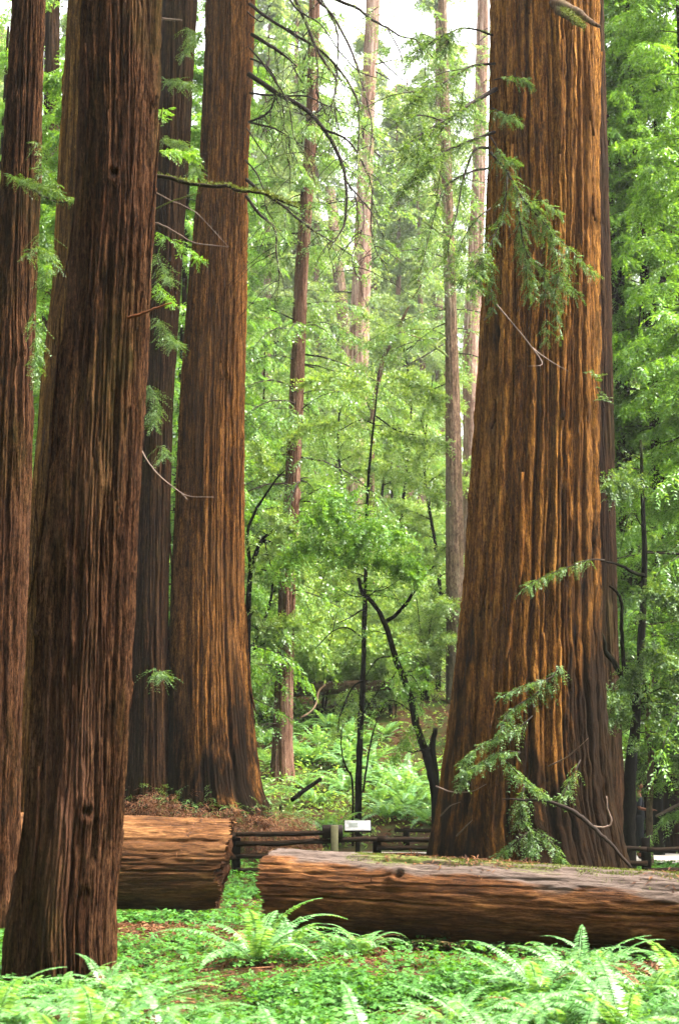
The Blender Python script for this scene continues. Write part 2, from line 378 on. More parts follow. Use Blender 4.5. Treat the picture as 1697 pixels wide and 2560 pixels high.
# ------------------------------------------------------------------ trunks
def strips(u, zz, N, seed, zf, w):
    """long bark strips: furrow depth 0..1 between neighbouring strips, and a height for each plate of a strip"""
    r = np.random.RandomState(seed); off = r.rand(N); wid = r.uniform(0.5, 1.5, N)
    i = np.floor(u).astype(int); t = u - i
    nb = np.where(t < 0.5, i, i + 1) % N; dist = np.minimum(t, 1 - t)
    amt = sstep(0.25, 0.6, vn(nb * 1.0, zz * zf * 1.4 + off[nb] * 50, N, seed + 1))
    fur = sstep(w, w * 0.15, dist / wid[nb]) * amt
    c = i % N; zc = zz * zf + off[c] * 40; tab = r.rand(N, 512)
    k = np.floor(zc).astype(int) % 512; fz = zc - np.floor(zc)
    h0, h1 = tab[c, k], tab[c, (k + 1) % 512]
    return fur, h0 + (h1 - h0) * sstep(0.90, 0.985, fz)
def bark_shell(cz, r, seg, seed, cell=0.13, depth_=0.045, fine=0.012, flute=0.05, base_z=None, buttress=0.0, twist=0.15, knots=6, zfreq=0.22, nbut=9, sharp=0.26, wob=1.0, plate_h=0.55):
    """cylindrical shell round centres cz (K,3) with deep vertical bark furrows"""
    K = len(cz); a = np.linspace(0, 1, seg, endpoint=False)
    A, Z = np.meshgrid(a, cz[:, 2], indexing='xy')
    R = np.broadcast_to(r[:, None], A.shape).copy()
    zz = Z - (base_z if base_z is not None else cz[0, 2])
    Nr = max(12, int(2 * np.pi * np.mean(r) / cell))
    warp = (vn(A * 9, zz * 0.12, 9, seed) - 0.5) * 0.9 + (vn(A * 29, zz * 0.8, 29, seed + 1) - 0.5) * 0.35 * wob + (vn(A * 120, zz * 5.0, 120, seed + 11) - 0.5) * 0.22 * wob
    u = A * Nr + warp + zz * twist
    d1, pl1 = strips(u, zz, Nr, seed + 2, zfreq, sharp)
    d2, pl2 = strips(u * 3 + 0.4, zz, 3 * Nr, seed + 3, zfreq * 3.0, sharp * 1.5)
    n3 = vn(u * 7 + 1, zz * 5.0, 7 * Nr, seed + 4)
    d = -depth_ * d1 - depth_ * 0.33 * d2 + depth_ * plate_h * (pl1 - 0.5) + depth_ * 0.25 * (pl2 - 0.5) + fine * (n3 - 0.5) * 2
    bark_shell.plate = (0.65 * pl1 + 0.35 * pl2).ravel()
    d += R * flute * (vn(A * 7, zz * 0.07, 7, seed + 5) - 0.5) * 2
    if buttress:
        d += R * buttress * np.exp(-zz / 1.6) * (vn(A * nbut + 0.15 * zz, zz * 0.15, nbut, seed + 6) - 0.35)
    rng = np.random.RandomState(seed + 9)
    for _ in range(knots):
        ka = rng.rand(); kz = rng.uniform(1.0, max(1.5, zz.max() * 0.9)); kr = rng.uniform(0.05, 0.11)
        da = np.abs(((A - ka + 0.5) % 1) - 0.5) * 2 * np.pi * R; q = (da / kr) ** 2 + ((zz - kz) / (kr * 1.1)) ** 2
        d += 0.06 * np.exp(-q) - 0.10 * np.exp(-q * 5)
    R = R + d
    th = A * 2 * np.pi
    V = np.stack([cz[:, 0][:, None] + R * np.cos(th), cz[:, 1][:, None] + R * np.sin(th), Z], -1).reshape(-1, 3)
    i, j = np.meshgrid(np.arange(K - 1), np.arange(seg), indexing='ij'); j2 = (j + 1) % seg
    F = np.stack([i * seg + j, i * seg + j2, (i + 1) * seg + j2, (i + 1) * seg + j], -1).reshape(-1, 4)
    return V, F
def rows_to_axis(rows, Y, ztop, K, zbase=None):
    """rows of (pixel y, left x, right x) measured on the photograph -> centres and radii of the real trunk at distance Y"""
    rows = sorted(rows, key=lambda q: -q[0]); z, cx, r = [], [], []
    for py, a, b in rows:
        c = (a + b) / 2; p = P(c, py, Y); z.append(p[2]); cx.append(p[0]); r.append((b - a) / 2 / S * depth(c, py, Y))
    z, cx, r = map(np.array, (z, cx, r))
    g = float(gz(cx[0], Y)) if zbase is None else zbase
    z0 = g - 0.4
    zv = min(ztop - 1, P(848, -40, Y + 1)[2]); k1 = int(K * 0.92)
    zs = np.concatenate([np.linspace(z0, zv, k1)[:-1], np.linspace(zv, ztop, K - k1 + 1)])
    sl = (cx[-1] - cx[-2]) / (z[-1] - z[-2]); rs = min(-0.004, (r[-1] - r[-2]) / (z[-1] - z[-2]))
    z = np.concatenate([[z0 - 1], z, [ztop + 1]]); cx = np.concatenate([[cx[0]], cx, [cx[-1] + sl * (ztop + 1 - z[-1 - 1])]])
    r = np.concatenate([[r[0] * 1.04], r, [max(r[-1] * 0.45, r[-1] + rs * (ztop + 1 - z[-2]))]])
    C = np.stack([np.interp(zs, z, cx), np.full(K, float(Y)), zs], -1); Rr = np.interp(zs, z, r)
    k = np.ones(9) / 9
    pad = lambda q: np.convolve(np.pad(q, 4, mode='edge'), k, 'valid')
    C[:, 0] = pad(C[:, 0]); Rr = pad(Rr)
    return C, Rr, g
def redwood(rows, Y, ztop, seg, K, mat, seed, label, group=None, name='redwood_tree', **kw):
    C, Rr, g = rows_to_axis(rows, Y, ztop, K)
    t = thing(name, (C[0][0], Y, g), label, 'tree', group)
    V, F = bark_shell(C, Rr, seg, seed, base_z=g, **kw)
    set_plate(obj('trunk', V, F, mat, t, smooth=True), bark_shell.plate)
    return t, C, Rr

def loose_bark(key, n, th0, th1, z0, z1, seed, mat, rad):
    """fibrous strips of bark lifting off the trunk"""
    t, C, Rr = TREES[key]; rg = np.random.RandomState(seed)
    for i in range(n):
        th = rg.uniform(th0, th1); za = rg.uniform(z0, z1); L = rg.uniform(0.5, 2.2); s = np.linspace(0, 1, 12); z = za + L * s
        up = rg.rand() < 0.5; lift = (s if up else 1 - s) ** 2.5 * rg.uniform(0.03, 0.10)
        a = th + np.cumsum(rg.normal(0, 0.006, 12)) + rg.normal(0, 0.03) * s
        R = np.interp(z, C[:, 2], Rr) + 0.012 + lift; cx = np.interp(z, C[:, 2], C[:, 0])
        q = np.stack([cx + R * np.cos(a), C[0][1] + R * np.sin(a), z], -1)
        obj('loose_bark', *tube(q, rad * rg.uniform(0.6, 1.3) * (0.35 + 1.0 * np.sin(np.pi * np.clip(s, 0.06, 0.94))), 6, i, 0.5), mat, t)
TREES = {}
G_BIG = 'large redwood trunks'
TREES['front'] = redwood([(2440, 25, 292), (2300, 32, 290), (2100, 62, 308), (1900, 82, 318), (1400, 108, 345), (1000, 145, 362), (700, 178, 377), (400, 195, 390), (0, 208, 407)],
    12.5, 15, 420, 420, M['bark_front'], 11, 'nearest redwood trunk rising from ferns in the left foreground, grey brown ridged bark', G_BIG, cell=0.085, depth_=0.055, buttress=0.20, twist=0.35, knots=16, zfreq=0.8, wob=0.6)
TREES['edge'] = redwood([(2330, -190, 36), (2000, -140, 42), (1400, -85, 66), (900, -30, 84), (450, 5, 98), (0, 34, 112)],
    16.3, 18, 260, 300, M['bark_front'], 23, 'redwood trunk cut by the left edge of the photo, mossy at its foot', G_BIG, cell=0.09, depth_=0.045, buttress=0.2, twist=0.25, knots=8, zfreq=0.6, wob=0.6)
TREES['twin'] = redwood([(2150, 20, 290), (1900, 40, 300), (1400, 62, 310), (1000, 100, 315), (700, 135, 320), (400, 150, 325), (0, 174, 330)],
    21.0, 22, 360, 320, M['bark_golden'], 31, 'straight grained golden brown redwood half hidden behind the nearest trunk', G_BIG, cell=0.11, depth_=0.055, buttress=0.15, twist=0.05, zfreq=0.12)
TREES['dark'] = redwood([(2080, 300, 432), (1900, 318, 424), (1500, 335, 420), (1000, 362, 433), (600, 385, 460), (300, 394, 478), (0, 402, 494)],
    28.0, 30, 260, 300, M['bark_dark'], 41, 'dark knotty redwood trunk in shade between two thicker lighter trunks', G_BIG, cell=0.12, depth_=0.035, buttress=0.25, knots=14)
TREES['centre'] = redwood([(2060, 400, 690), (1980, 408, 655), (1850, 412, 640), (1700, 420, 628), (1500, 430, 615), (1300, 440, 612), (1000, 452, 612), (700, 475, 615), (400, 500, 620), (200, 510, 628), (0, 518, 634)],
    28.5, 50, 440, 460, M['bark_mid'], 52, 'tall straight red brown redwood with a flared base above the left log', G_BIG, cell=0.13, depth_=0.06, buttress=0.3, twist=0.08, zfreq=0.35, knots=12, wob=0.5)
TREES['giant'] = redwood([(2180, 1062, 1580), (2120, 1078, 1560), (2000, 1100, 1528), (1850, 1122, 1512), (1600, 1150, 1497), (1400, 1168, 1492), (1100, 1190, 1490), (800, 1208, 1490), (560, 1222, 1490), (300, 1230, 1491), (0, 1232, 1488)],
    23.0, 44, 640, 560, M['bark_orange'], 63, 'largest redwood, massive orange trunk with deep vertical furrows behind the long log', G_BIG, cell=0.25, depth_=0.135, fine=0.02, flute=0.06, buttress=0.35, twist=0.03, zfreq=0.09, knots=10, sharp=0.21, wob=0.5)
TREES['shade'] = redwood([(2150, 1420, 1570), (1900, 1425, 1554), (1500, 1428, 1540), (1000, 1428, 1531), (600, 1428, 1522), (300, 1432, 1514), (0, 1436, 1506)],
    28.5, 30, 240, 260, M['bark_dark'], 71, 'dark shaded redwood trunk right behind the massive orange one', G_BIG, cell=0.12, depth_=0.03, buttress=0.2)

loose_bark('giant', 34, -2.9, -0.1, 1.5, 16, 5, M['bark_orange'], 0.032)
loose_bark('centre', 18, -2.9, -0.2, 2.0, 16, 6, M['bark_mid'], 0.020)
loose_bark('front', 22, -2.9, -0.2, 0.5, 7.5, 7, M['bark_front'], 0.012)

# ------------------------------------------------------------------ crowns and limbs of the big trunks
k3 = np.array([0, 0, 1.0])
def limb(t, name, pts, r, mat, seed=1, sides=6, label=None, rough=0.25, smooth_k=4):
    p = smoothpoly(pts, smooth_k); rr = np.interp(np.linspace(0, 1, len(p)), np.linspace(0, 1, len(np.atleast_1d(r))), np.atleast_1d(r))
    p = p + np.random.RandomState(seed).normal(0, 0.25, p.shape) * np.minimum(rr, 0.02)[:, None]
    o = obj(name, *tube(p, rr, sides, seed, rough), mat, t, smooth=True)
    if label: o['label'] = label
    return o
def pl(pts, Y0, Y1=None):
    """pixel polyline of the photograph -> points between the distances Y0 and Y1"""
    Y1 = Y0 if Y1 is None else Y1; n = len(pts)
    return [P(x, y, Y0 + (Y1 - Y0) * i / max(1, n - 1)) for i, (x, y) in enumerate(pts)]
def foliage(t, name, parts, mat, label=None):
    o = obj(name, *join(parts), mat, t)
    if label: o['label'] = label
    return o
def top_crown(key, z0, z1, L, nb, seed):
    t, C, Rr = TREES[key]; rng = np.random.RandomState(seed)
    lv, wd = crown(rng, nb, z0, z1, L, L * 0.8, 22, 1.1, 5, 0.26, 0.09, droop=0.4, br=0.06, cx=np.interp((z0 + z1) / 2, C[:, 2], C[:, 0]), cy=C[0][1])
    b0 = np.array(t.location); link('crown', crown_data('crown', (lv[0] - b0, lv[1]), (wd[0] - b0, wd[1]), M['leaf_mid'], M['bark_dark']), t)

# dead drooping branches of the centre trunk
t5 = TREES['centre'][0]
DEAD = [
    ([(622, 185), (692, 233), (765, 275), (810, 325), (845, 383), (864, 452), (864, 547), (845, 590), (822, 625)], 0.045, 25.5, 23.8),
    ([(810, 325), (845, 337), (883, 367), (918, 432), (929, 478), (927, 566), (940, 628), (965, 660)], 0.022, 24.8, 23.6),
    ([(864, 452), (885, 478), (906, 509), (906, 574), (880, 640), (890, 690)], 0.014, 24.1, 23.6),
    ([(624, 10), (672, 46), (745, 92), (787, 115), (837, 161), (875, 214), (895, 260), (897, 318), (893, 390), (885, 440)], 0.030, 25.6, 24.0),
    ([(627, -190), (700, -80), (738, 0), (764, 54), (787, 111), (814, 161), (841, 199), (837, 230), (822, 290)], 0.038, 25.6, 24.2),
    ([(787, 111), (795, 180), (790, 220), (805, 262), (815, 285)], 0.013, 24.8, 24.4),
    ([(628, -260), (740, -100), (803, 0), (837, 61), (845, 120), (841, 191), (835, 260), (850, 330)], 0.026, 25.6, 24.4),
    ([(629, -210), (730, -90), (795, 0), (830, 38), (875, 119), (891, 164), (906, 214), (921, 268), (929, 321), (921, 405)], 0.028, 25.6, 23.4),
    ([(630, 86), (676, 115), (715, 142), (742, 166)], 0.036, 25.6, 24.9),
    ([(626, 145), (669, 168), (692, 207), (703, 249), (711, 306), (704, 350), (723, 410), (725, 480)], 0.018, 25.7, 24.8),
    ([(624, 233), (688, 239), (768, 241), (807, 260), (841, 270)], 0.022, 25.7, 25.0),
    ([(622, 306), (669, 283), (684, 252), (690, 235)], 0.022, 25.7, 25.2),
    ([(622, 306), (677, 318), (715, 337), (722, 345)], 0.018, 25.7, 25.2),
    ([(616, 448), (646, 475), (700, 509), (768, 566), (830, 605), (879, 639)], 0.030, 25.8, 23.8),
    ([(615, 490), (650, 536), (688, 574), (690, 631), (698, 689), (694, 730)], 0.028, 25.8, 24.8),
    ([(618, 30), (652, 55), (668, 30), (672, 15)], 0.014, 25.7, 25.4),
    ([(617, 320), (650, 370), (668, 395), (690, 440)], 0.012, 25.8, 25.2),
    ([(634, -260), (700, -120), (770, -40), (852, 4), (891, 19), (925, 46), (967, 69), (1006, 92), (1040, 100), (1082, 145)], 0.034, 25.4, 22.6),
    ([(634, -120), (690, -60), (740, 20), (800, 60), (850, 130), (900, 180), (960, 200)], 0.02, 25.4, 23.6),
    ([(967, 69), (1000, 130), (1005, 165), (1004, 200)], 0.012, 23.4, 23.2),
    ([(1040, 100), (1060, 145), (1062, 190)], 0.011, 23.0, 22.9),
    ([(625, 120), (680, 190), (720, 260), (735, 340), (770, 400), (790, 470)], 0.016, 25.6, 24.4),
    ([(614, 400), (640, 430), (660, 480), (665, 520), (690, 560)], 0.016, 25.8, 25.0),
]
DEAD = [(q_, r_, a_ + 2.4, b_ + 2.4) for q_, r_, a_, b_ in DEAD]
for i, (pts, r, a, b) in enumerate(DEAD):
    limb(t5, 'dead_branch', pl(pts, a, b), [r * 1.2, r, r * 0.65, 0.009], M['twig'], 100 + i, 6)
# fine twigs hanging from those branches
rng = np.random.RandomState(77); tw = []
for i, (pts, r, a, b) in enumerate(DEAD[:15]):
    p = smoothpoly(pl(pts, a, b), 4)
    for _ in range(13):
        q = p[rng.randint(2, len(p))]; L = rng.uniform(0.35, 1.1); dx = rng.normal(0, 0.5); dy = rng.normal(0, 0.3)
        s = np.linspace(0, 1, 7)[:, None]
        tw.append(tube(q + np.array([dx, dy, -0.25]) * L * s + np.array([dx * 0.2, 0, -0.55]) * L * s * s + rng.normal(0, 0.012, (7, 3)), np.linspace(0.010, 0.005, 7), 4))
obj('hanging_twigs', *join(tw), M['twig'], t5)
foliage(t5, 'foliage', [leafy(rng, pl(DEAD[i][0], DEAD[i][2], DEAD[i][3]), n_, 0.5, 9, 0.055, 0.012, hang=0.5, s0=0.2, vert=0.6) for i, n_ in ((0, 60), (1, 40), (3, 50), (4, 50), (7, 50), (9, 60), (13, 70), (14, 70), (17, 90), (18, 60), (21, 70))], M['leaf_far'])
top_crown('centre', 38, 50, 4.0, 24, 301)
# needle sprigs and brown fibres sprouting round the flared base of the centre trunk
rng = np.random.RandomState(88)
def base_sprouts(t, x, y, rad, n, ll, seed, hmax=0.5, arc=(3.4, 6.2)):
    r = np.random.RandomState(seed); a = r.uniform(*arc, n); d = rad * r.uniform(0.85, 1.25, n)
    st = np.stack([x + d * np.cos(a), y + d * np.sin(a), 0 * a], -1); st[:, 2] = gz(st[:, 0], st[:, 1]) + r.uniform(0, hmax, n)
    di = np.stack([np.cos(a), np.sin(a), r.uniform(-0.2, 0.9, n)], -1) + r.normal(0, 0.4, (n, 3))
    return sprays(r, st, di, r.uniform(0.2, 0.5, n), 7, ll, 0.014, hang=0.5)
foliage(t5, 'basal_sprouts', [base_sprouts(t5, -2.45, 28.5, 1.3, 200, 0.11, 5, 0.7)], M['leaf_near'], 'dark green sprouts round the trunk foot')
foliage(t5, 'dead_sprouts', [base_sprouts(t5, -2.35, 28.4, 1.5, 1300, 0.15, 6, 0.6)], M['leaf_brown'], 'dead brown needle sprays at the trunk foot')

# nearest trunk: mossy limb, snapped red twig, pale curved twigs
t1 = TREES['front'][0]
b = limb(t1, 'mossy_branch', pl([(380, 436), (446, 451), (491, 462), (567, 466), (598, 478), (652, 482), (696, 500), (745, 519)], 13.3, 12.4), [0.022, 0.018, 0.013, 0.006], M['twig'], 3)
rng = np.random.RandomState(9)
mp = smoothpoly(pl([(386, 437), (446, 450), (491, 461), (567, 465), (598, 477), (652, 481), (696, 499), (745, 518)], 13.3, 12.4), 40)
q = mp + rng.normal(0, 0.006, mp.shape) + np.array([0, 0, 0.012]); q = np.repeat(q, 6, 0) + rng.normal(0, 0.008, (len(q) * 6, 3))
mo = obj('moss', *leaves(q, rng.normal(0, 1, q.shape) + k3 * 0.3, rng.normal(0, 1, q.shape), rng.uniform(0.015, 0.035, len(q)), rng.uniform(0.008, 0.016, len(q))), M['moss'], t1)
mo.parent = b
limb(t1, 'broken_twig', pl([(316, 794), (350, 786), (385, 772), (430, 757)], 12.15, 12.0), [0.014, 0.011, 0.006], M['twig_red'], 4, label='snapped red brown twig')
limb(t1, 'bare_twig', pl([(355, 1128), (375, 1160), (400, 1190), (430, 1215), (470, 1240), (535, 1243)], 12.9, 12.2), [0.007, 0.005, 0.0025], M['twig_pale'], 5)
limb(t1, 'bare_twig', pl([(430, 1215), (452, 1232), (470, 1250)], 12.6, 12.4), [0.004, 0.0025], M['twig_pale'], 6)
limb(t1, 'bare_twig', pl([(388, 480), (425, 500), (470, 520), (500, 540), (572, 618)], 13.2, 12.6), [0.007, 0.005, 0.0025], M['twig_pale'], 7)
limb(t1, 'bare_twig', pl([(386, 556), (430, 575), (480, 605), (520, 612), (570, 617)], 13.2, 12.6), [0.010, 0.007, 0.003], M['twig_pale'], 8)
limb(t1, 'bare_twig', pl([(388, 522), (440, 500), (500, 482)], 13.2, 12.6), [0.007, 0.004], M['moss'], 9)
rng = np.random.RandomState(12)
foliage(t1, 'foliage', [leafy(rng, pl(p_, 13.2, 12.6), n_, 0.22, 9, 0.05, 0.011) for p_, n_ in (
    ([(388, 575), (430, 600), (470, 620), (500, 650)], 26), ([(392, 300), (405, 280), (425, 275)], 14), ([(388, 380), (430, 375), (480, 385)], 30), ([(380, 700), (410, 730), (430, 760)], 22))], M['leaf_bright'])
top_crown('front', 13.5, 20, 3.0, 30, 302)

# trunk at the left edge: little leafy limbs crossing the golden trunk
t0 = TREES['edge'][0]
limb(t0, 'branch', pl([(80, 470), (110, 492), (150, 505), (195, 500)], 16.0, 14.8), [0.018, 0.012, 0.006], M['twig'], 13)
rng = np.random.RandomState(14)
foliage(t0, 'foliage', [leafy(rng, pl(p_, 15.8, 14.8), n_, 0.28, 9, 0.055, 0.012, hang=h_) for p_, n_, h_ in (
    ([(10, 440), (60, 450), (120, 470), (190, 500)], 95, 0.1), ([(100, 560), (120, 610), (130, 660), (110, 700)], 40, 0.5), ([(60, 640), (95, 620), (130, 640)], 30, 0.4), ([(90, 330), (110, 420), (150, 480)], 40, 0.2), ([(85, 760), (92, 850), (95, 950)], 46, 0.5))], M['leaf_near'])
top_crown('edge', 17.5, 24, 3.2, 30, 303)
top_crown('twin', 19, 27, 4.2, 40, 304)
t4 = TREES['dark'][0]
limb(t4, 'broken_stub', pl([(404, 47), (430, 49), (455, 50)], 27.5, 27.1), [0.03, 0.02], M['twig_pale'], 17)
rng = np.random.RandomState(15)
foliage(t4, 'foliage', [leafy(rng, pl(p_, 27.6, 26.2), n_, 0.5, 9, 0.08, 0.018, hang=h_) for p_, n_, h_ in (
    ([(470, 60), (480, 100), (460, 140)], 60, 0.4), ([(400, 205), (440, 200), (480, 210)], 60, 0.3), ([(395, 360), (430, 350), (470, 370), (495, 440)], 110, 0.3),
    ([(390, 620), (410, 680), (430, 700)], 50, 0.4), ([(385, 780), (420, 840), (440, 860)], 90, 0.3), ([(370, 950), (390, 1000), (385, 1060)], 70, 0.4), ([(400, 1110), (415, 1140)], 20, 0.4), ([(380, 1660), (400, 1680), (420, 1690)], 40, 0.3))], M['leaf_near'])
top_crown('dark', 21, 30, 4.2, 36, 305)

# the largest redwood: broken limb, leafy limbs on its left side, drape across its front, low sprays and the crooked dead limb
t6 = TREES['giant'][0]
limb(t6, 'broken_limb', pl([(1385, 8), (1410, 16), (1443, 30), (1470, 50), (1497, 66)], 21.9, 20.8), [0.10, 0.075, 0.05, 0.03], M['bark_patch'], 21, 9, 'thick grey snapped limb')
s_ = limb(t6, 'mossy_stub', pl([(1395, 24), (1412, 34), (1435, 53), (1457, 68)], 21.8, 21.0), [0.09, 0.075, 0.05, 0.025], M['bark_patch'], 22, 9, 'short limb stub covered in green moss')
rng = np.random.RandomState(23); q = smoothpoly(pl([(1404, 24), (1418, 32), (1438, 49), (1457, 64)], 21.6, 20.9), 60); q = np.repeat(q, 7, 0) + rng.normal(0, 0.03, (len(q) * 7, 3))
mo = obj('moss', *leaves(q, rng.normal(0, 1, q.shape) + k3 * 0.5, rng.normal(0, 1, q.shape), rng.uniform(0.02, 0.05, len(q)), rng.uniform(0.012, 0.02, len(q))), M['moss'], t6); mo.parent = s_
LL = [
    ([(1240, 222), (1176, 259), (1123, 293), (1060, 330), (1005, 372)], 22.6, 20.2, 0.040, 150, 0.62),
    ([(1236, 160), (1180, 165), (1120, 200), (1060, 235), (1015, 265)], 22.6, 20.6, 0.025, 140, 0.62),
    ([(1236, 330), (1180, 350), (1110, 380), (1050, 430), (1010, 480)], 22.6, 20.6, 0.030, 140, 0.6),
    ([(1225, 370), (1184, 377), (1157, 449), (1142, 533), (1123, 601), (1118, 680)], 22.4, 20.8, 0.025, 60, 0.45),
    ([(1220, 420), (1175, 430), (1110, 470), (1080, 560), (1065, 620), (1045, 700)], 22.4, 20.6, 0.022, 75, 0.45),
    ([(1240, 90), (1160, 70), (1090, 100), (1020, 140)], 22.8, 21.6, 0.022, 70, 0.55),
    ([(1235, 200), (1280, 190), (1320, 205)], 22.0, 21.4, 0.012, 26, 0.3),
    ([(1230, 270), (1262, 285), (1290, 300)], 22.0, 21.4, 0.012, 34, 0.35),
    ([(1225, 340), (1260, 400), (1290, 400)], 21.9, 21.2, 0.012, 40, 0.35),
    ([(1225, 380), (1267, 430), (1313, 506), (1360, 560), (1420, 620), (1480, 680)], 21.7, 20.6, 0.022, 150, 0.5),
    ([(1267, 430), (1260, 520), (1230, 600), (1200, 650), (1150, 700)], 21.6, 20.7, 0.016, 100, 0.5),
    ([(1290, 480), (1300, 560), (1320, 640), (1400, 700), (1450, 740)], 21.5, 20.6, 0.014, 110, 0.45),
    ([(1225, 520), (1180, 560), (1140, 640), (1130, 700)], 21.9, 20.9, 0.014, 60, 0.4),
    ([(1510, 1400), (1470, 1400), (1400, 1425), (1340, 1450), (1310, 1470)], 22.0, 21.2, 0.014, 50, 0.34),
    ([(1510, 1020), (1490, 960), (1480, 930)], 22.6, 22.0, 0.010, 14, 0.3),
]
lf = []
rng = np.random.RandomState(31)
for i, (pts, a, b_, r, n_, tl) in enumerate(LL):
    limb(t6, 'branch', pl(pts, a, b_), [r, r * 0.7, r * 0.4, 0.004], M['twig'], 200 + i)
    k9 = 0.62 if i in (9, 10, 11) else 1.1
    lf.append(leafy(rng, pl(pts, a, b_), int(n_ * k9), tl * (0.8 if k9 < 1 else 1), 11, 0.064, 0.014, hang=0.35, s0=0.15, side=1.1, vert=0.5))
    if i in (0, 1, 2, 5, 9, 10, 11):       # side limbs filling out the larger sprays
        q = smoothpoly(pl(pts, a, b_), 4)
        for k_ in range(6 if i in (9, 10, 11) else 4):
            s0 = q[int(len(q) * rng.uniform(0.25, 0.8))]; v = q[-1] - q[0]; v = v / np.linalg.norm(v) * rng.uniform(0.5, 1.0)
            e = s0 + v + np.array([rng.normal(0, 0.25), rng.normal(0, 0.3), rng.uniform(-0.9, 0.25)]); mid_ = (s0 + e) / 2 + np.array([0, 0, 0.12])
            limb(t6, 'branch', [s0, mid_, e], [r * 0.4, r * 0.3, 0.004], M['twig'], 700 + i * 5 + k_); lf.append(leafy(rng, [s0, mid_, e], 30, tl * 0.62, 10, 0.062, 0.014, hang=0.3, s0=0.1, side=1.1, vert=0.6))
foliage(t6, 'foliage', lf, M['leaf_near'])
LOWB = [
    ([(1404, 1640), (1380, 1690), (1313, 1712), (1245, 1743)], 22.0, 21.2, 70), ([(1390, 1690), (1330, 1740), (1270, 1780), (1250, 1830)], 22.0, 21.0, 70),
    ([(1330, 1790), (1280, 1830), (1214, 1857), (1160, 1900), (1150, 1960)], 21.6, 20.8, 110), ([(1300, 1880), (1250, 1880), (1200, 1910), (1160, 1930)], 21.4, 20.8, 90),
    ([(1260, 1900), (1290, 1930), (1320, 1960), (1366, 1990)], 21.4, 20.8, 80), ([(1310, 1960), (1300, 2040), (1330, 2090), (1320, 2140)], 21.4, 20.8, 80), ([(1320, 2080), (1270, 2120), (1230, 2150)], 21.3, 20.9, 40),
    ([(1330, 2070), (1380, 2110), (1400, 2150)], 21.3, 20.9, 50), ([(1450, 1900), (1420, 1960), (1400, 2000)], 21.5, 21.0, 30),
]
lf = []
for i, (pts, a, b_, n_) in enumerate(LOWB):
    limb(t6, 'branch', pl(pts, a, b_), [0.012, 0.008, 0.004], M['twig'], 240 + i)
    lf.append(leafy(rng, pl(pts, a, b_), int(n_ * 0.8), 0.32, 7, 0.075, 0.019, hang=0.25, s0=0.05))
o = foliage(t6, 'low_foliage', lf, M['leaf_near'], 'grey green leafy sprays low on the trunk')
limb(t6, 'dead_limb', pl([(1256, 1998), (1310, 2000), (1366, 2003), (1423, 2024), (1455, 2045), (1480, 2066), (1511, 2096), (1533, 2118), (1578, 2172)], 21.0, 20.2), [0.008, 0.018, 0.03, 0.034, 0.03, 0.024, 0.02], M['twig'], 260, 7, 'crooked dead limb across the trunk foot')
limb(t6, 'dead_limb', pl([(1515, 1990), (1517, 2020), (1527, 2052), (1518, 2066), (1500, 2068), (1480, 2064)], 20.6, 20.6), [0.008, 0.014, 0.014, 0.01], M['twig_pale'], 261, 7)
for i, pts in enumerate(([(1370, 1915), (1420, 1890), (1470, 1845)], [(1090, 1965), (1130, 1980), (1180, 1978), (1215, 1960)], [(1100, 2040), (1125, 2015), (1150, 2005)], [(1140, 2090), (1165, 2065), (1180, 2050)], [(1240, 760), (1290, 820), (1330, 870), (1355, 910), (1318, 915)], [(1330, 870), (1370, 900), (1420, 928)], [(1210, 800), (1230, 780), (1240, 740)])):
    limb(t6, 'bare_twig', pl(pts, 21.6, 20.9), [0.012, 0.008, 0.004], M['twig_pale'], 270 + i)
top_crown('giant', 36, 44, 4.5, 24, 306)
top_crown('shade', 25, 33, 3.2, 20, 307)

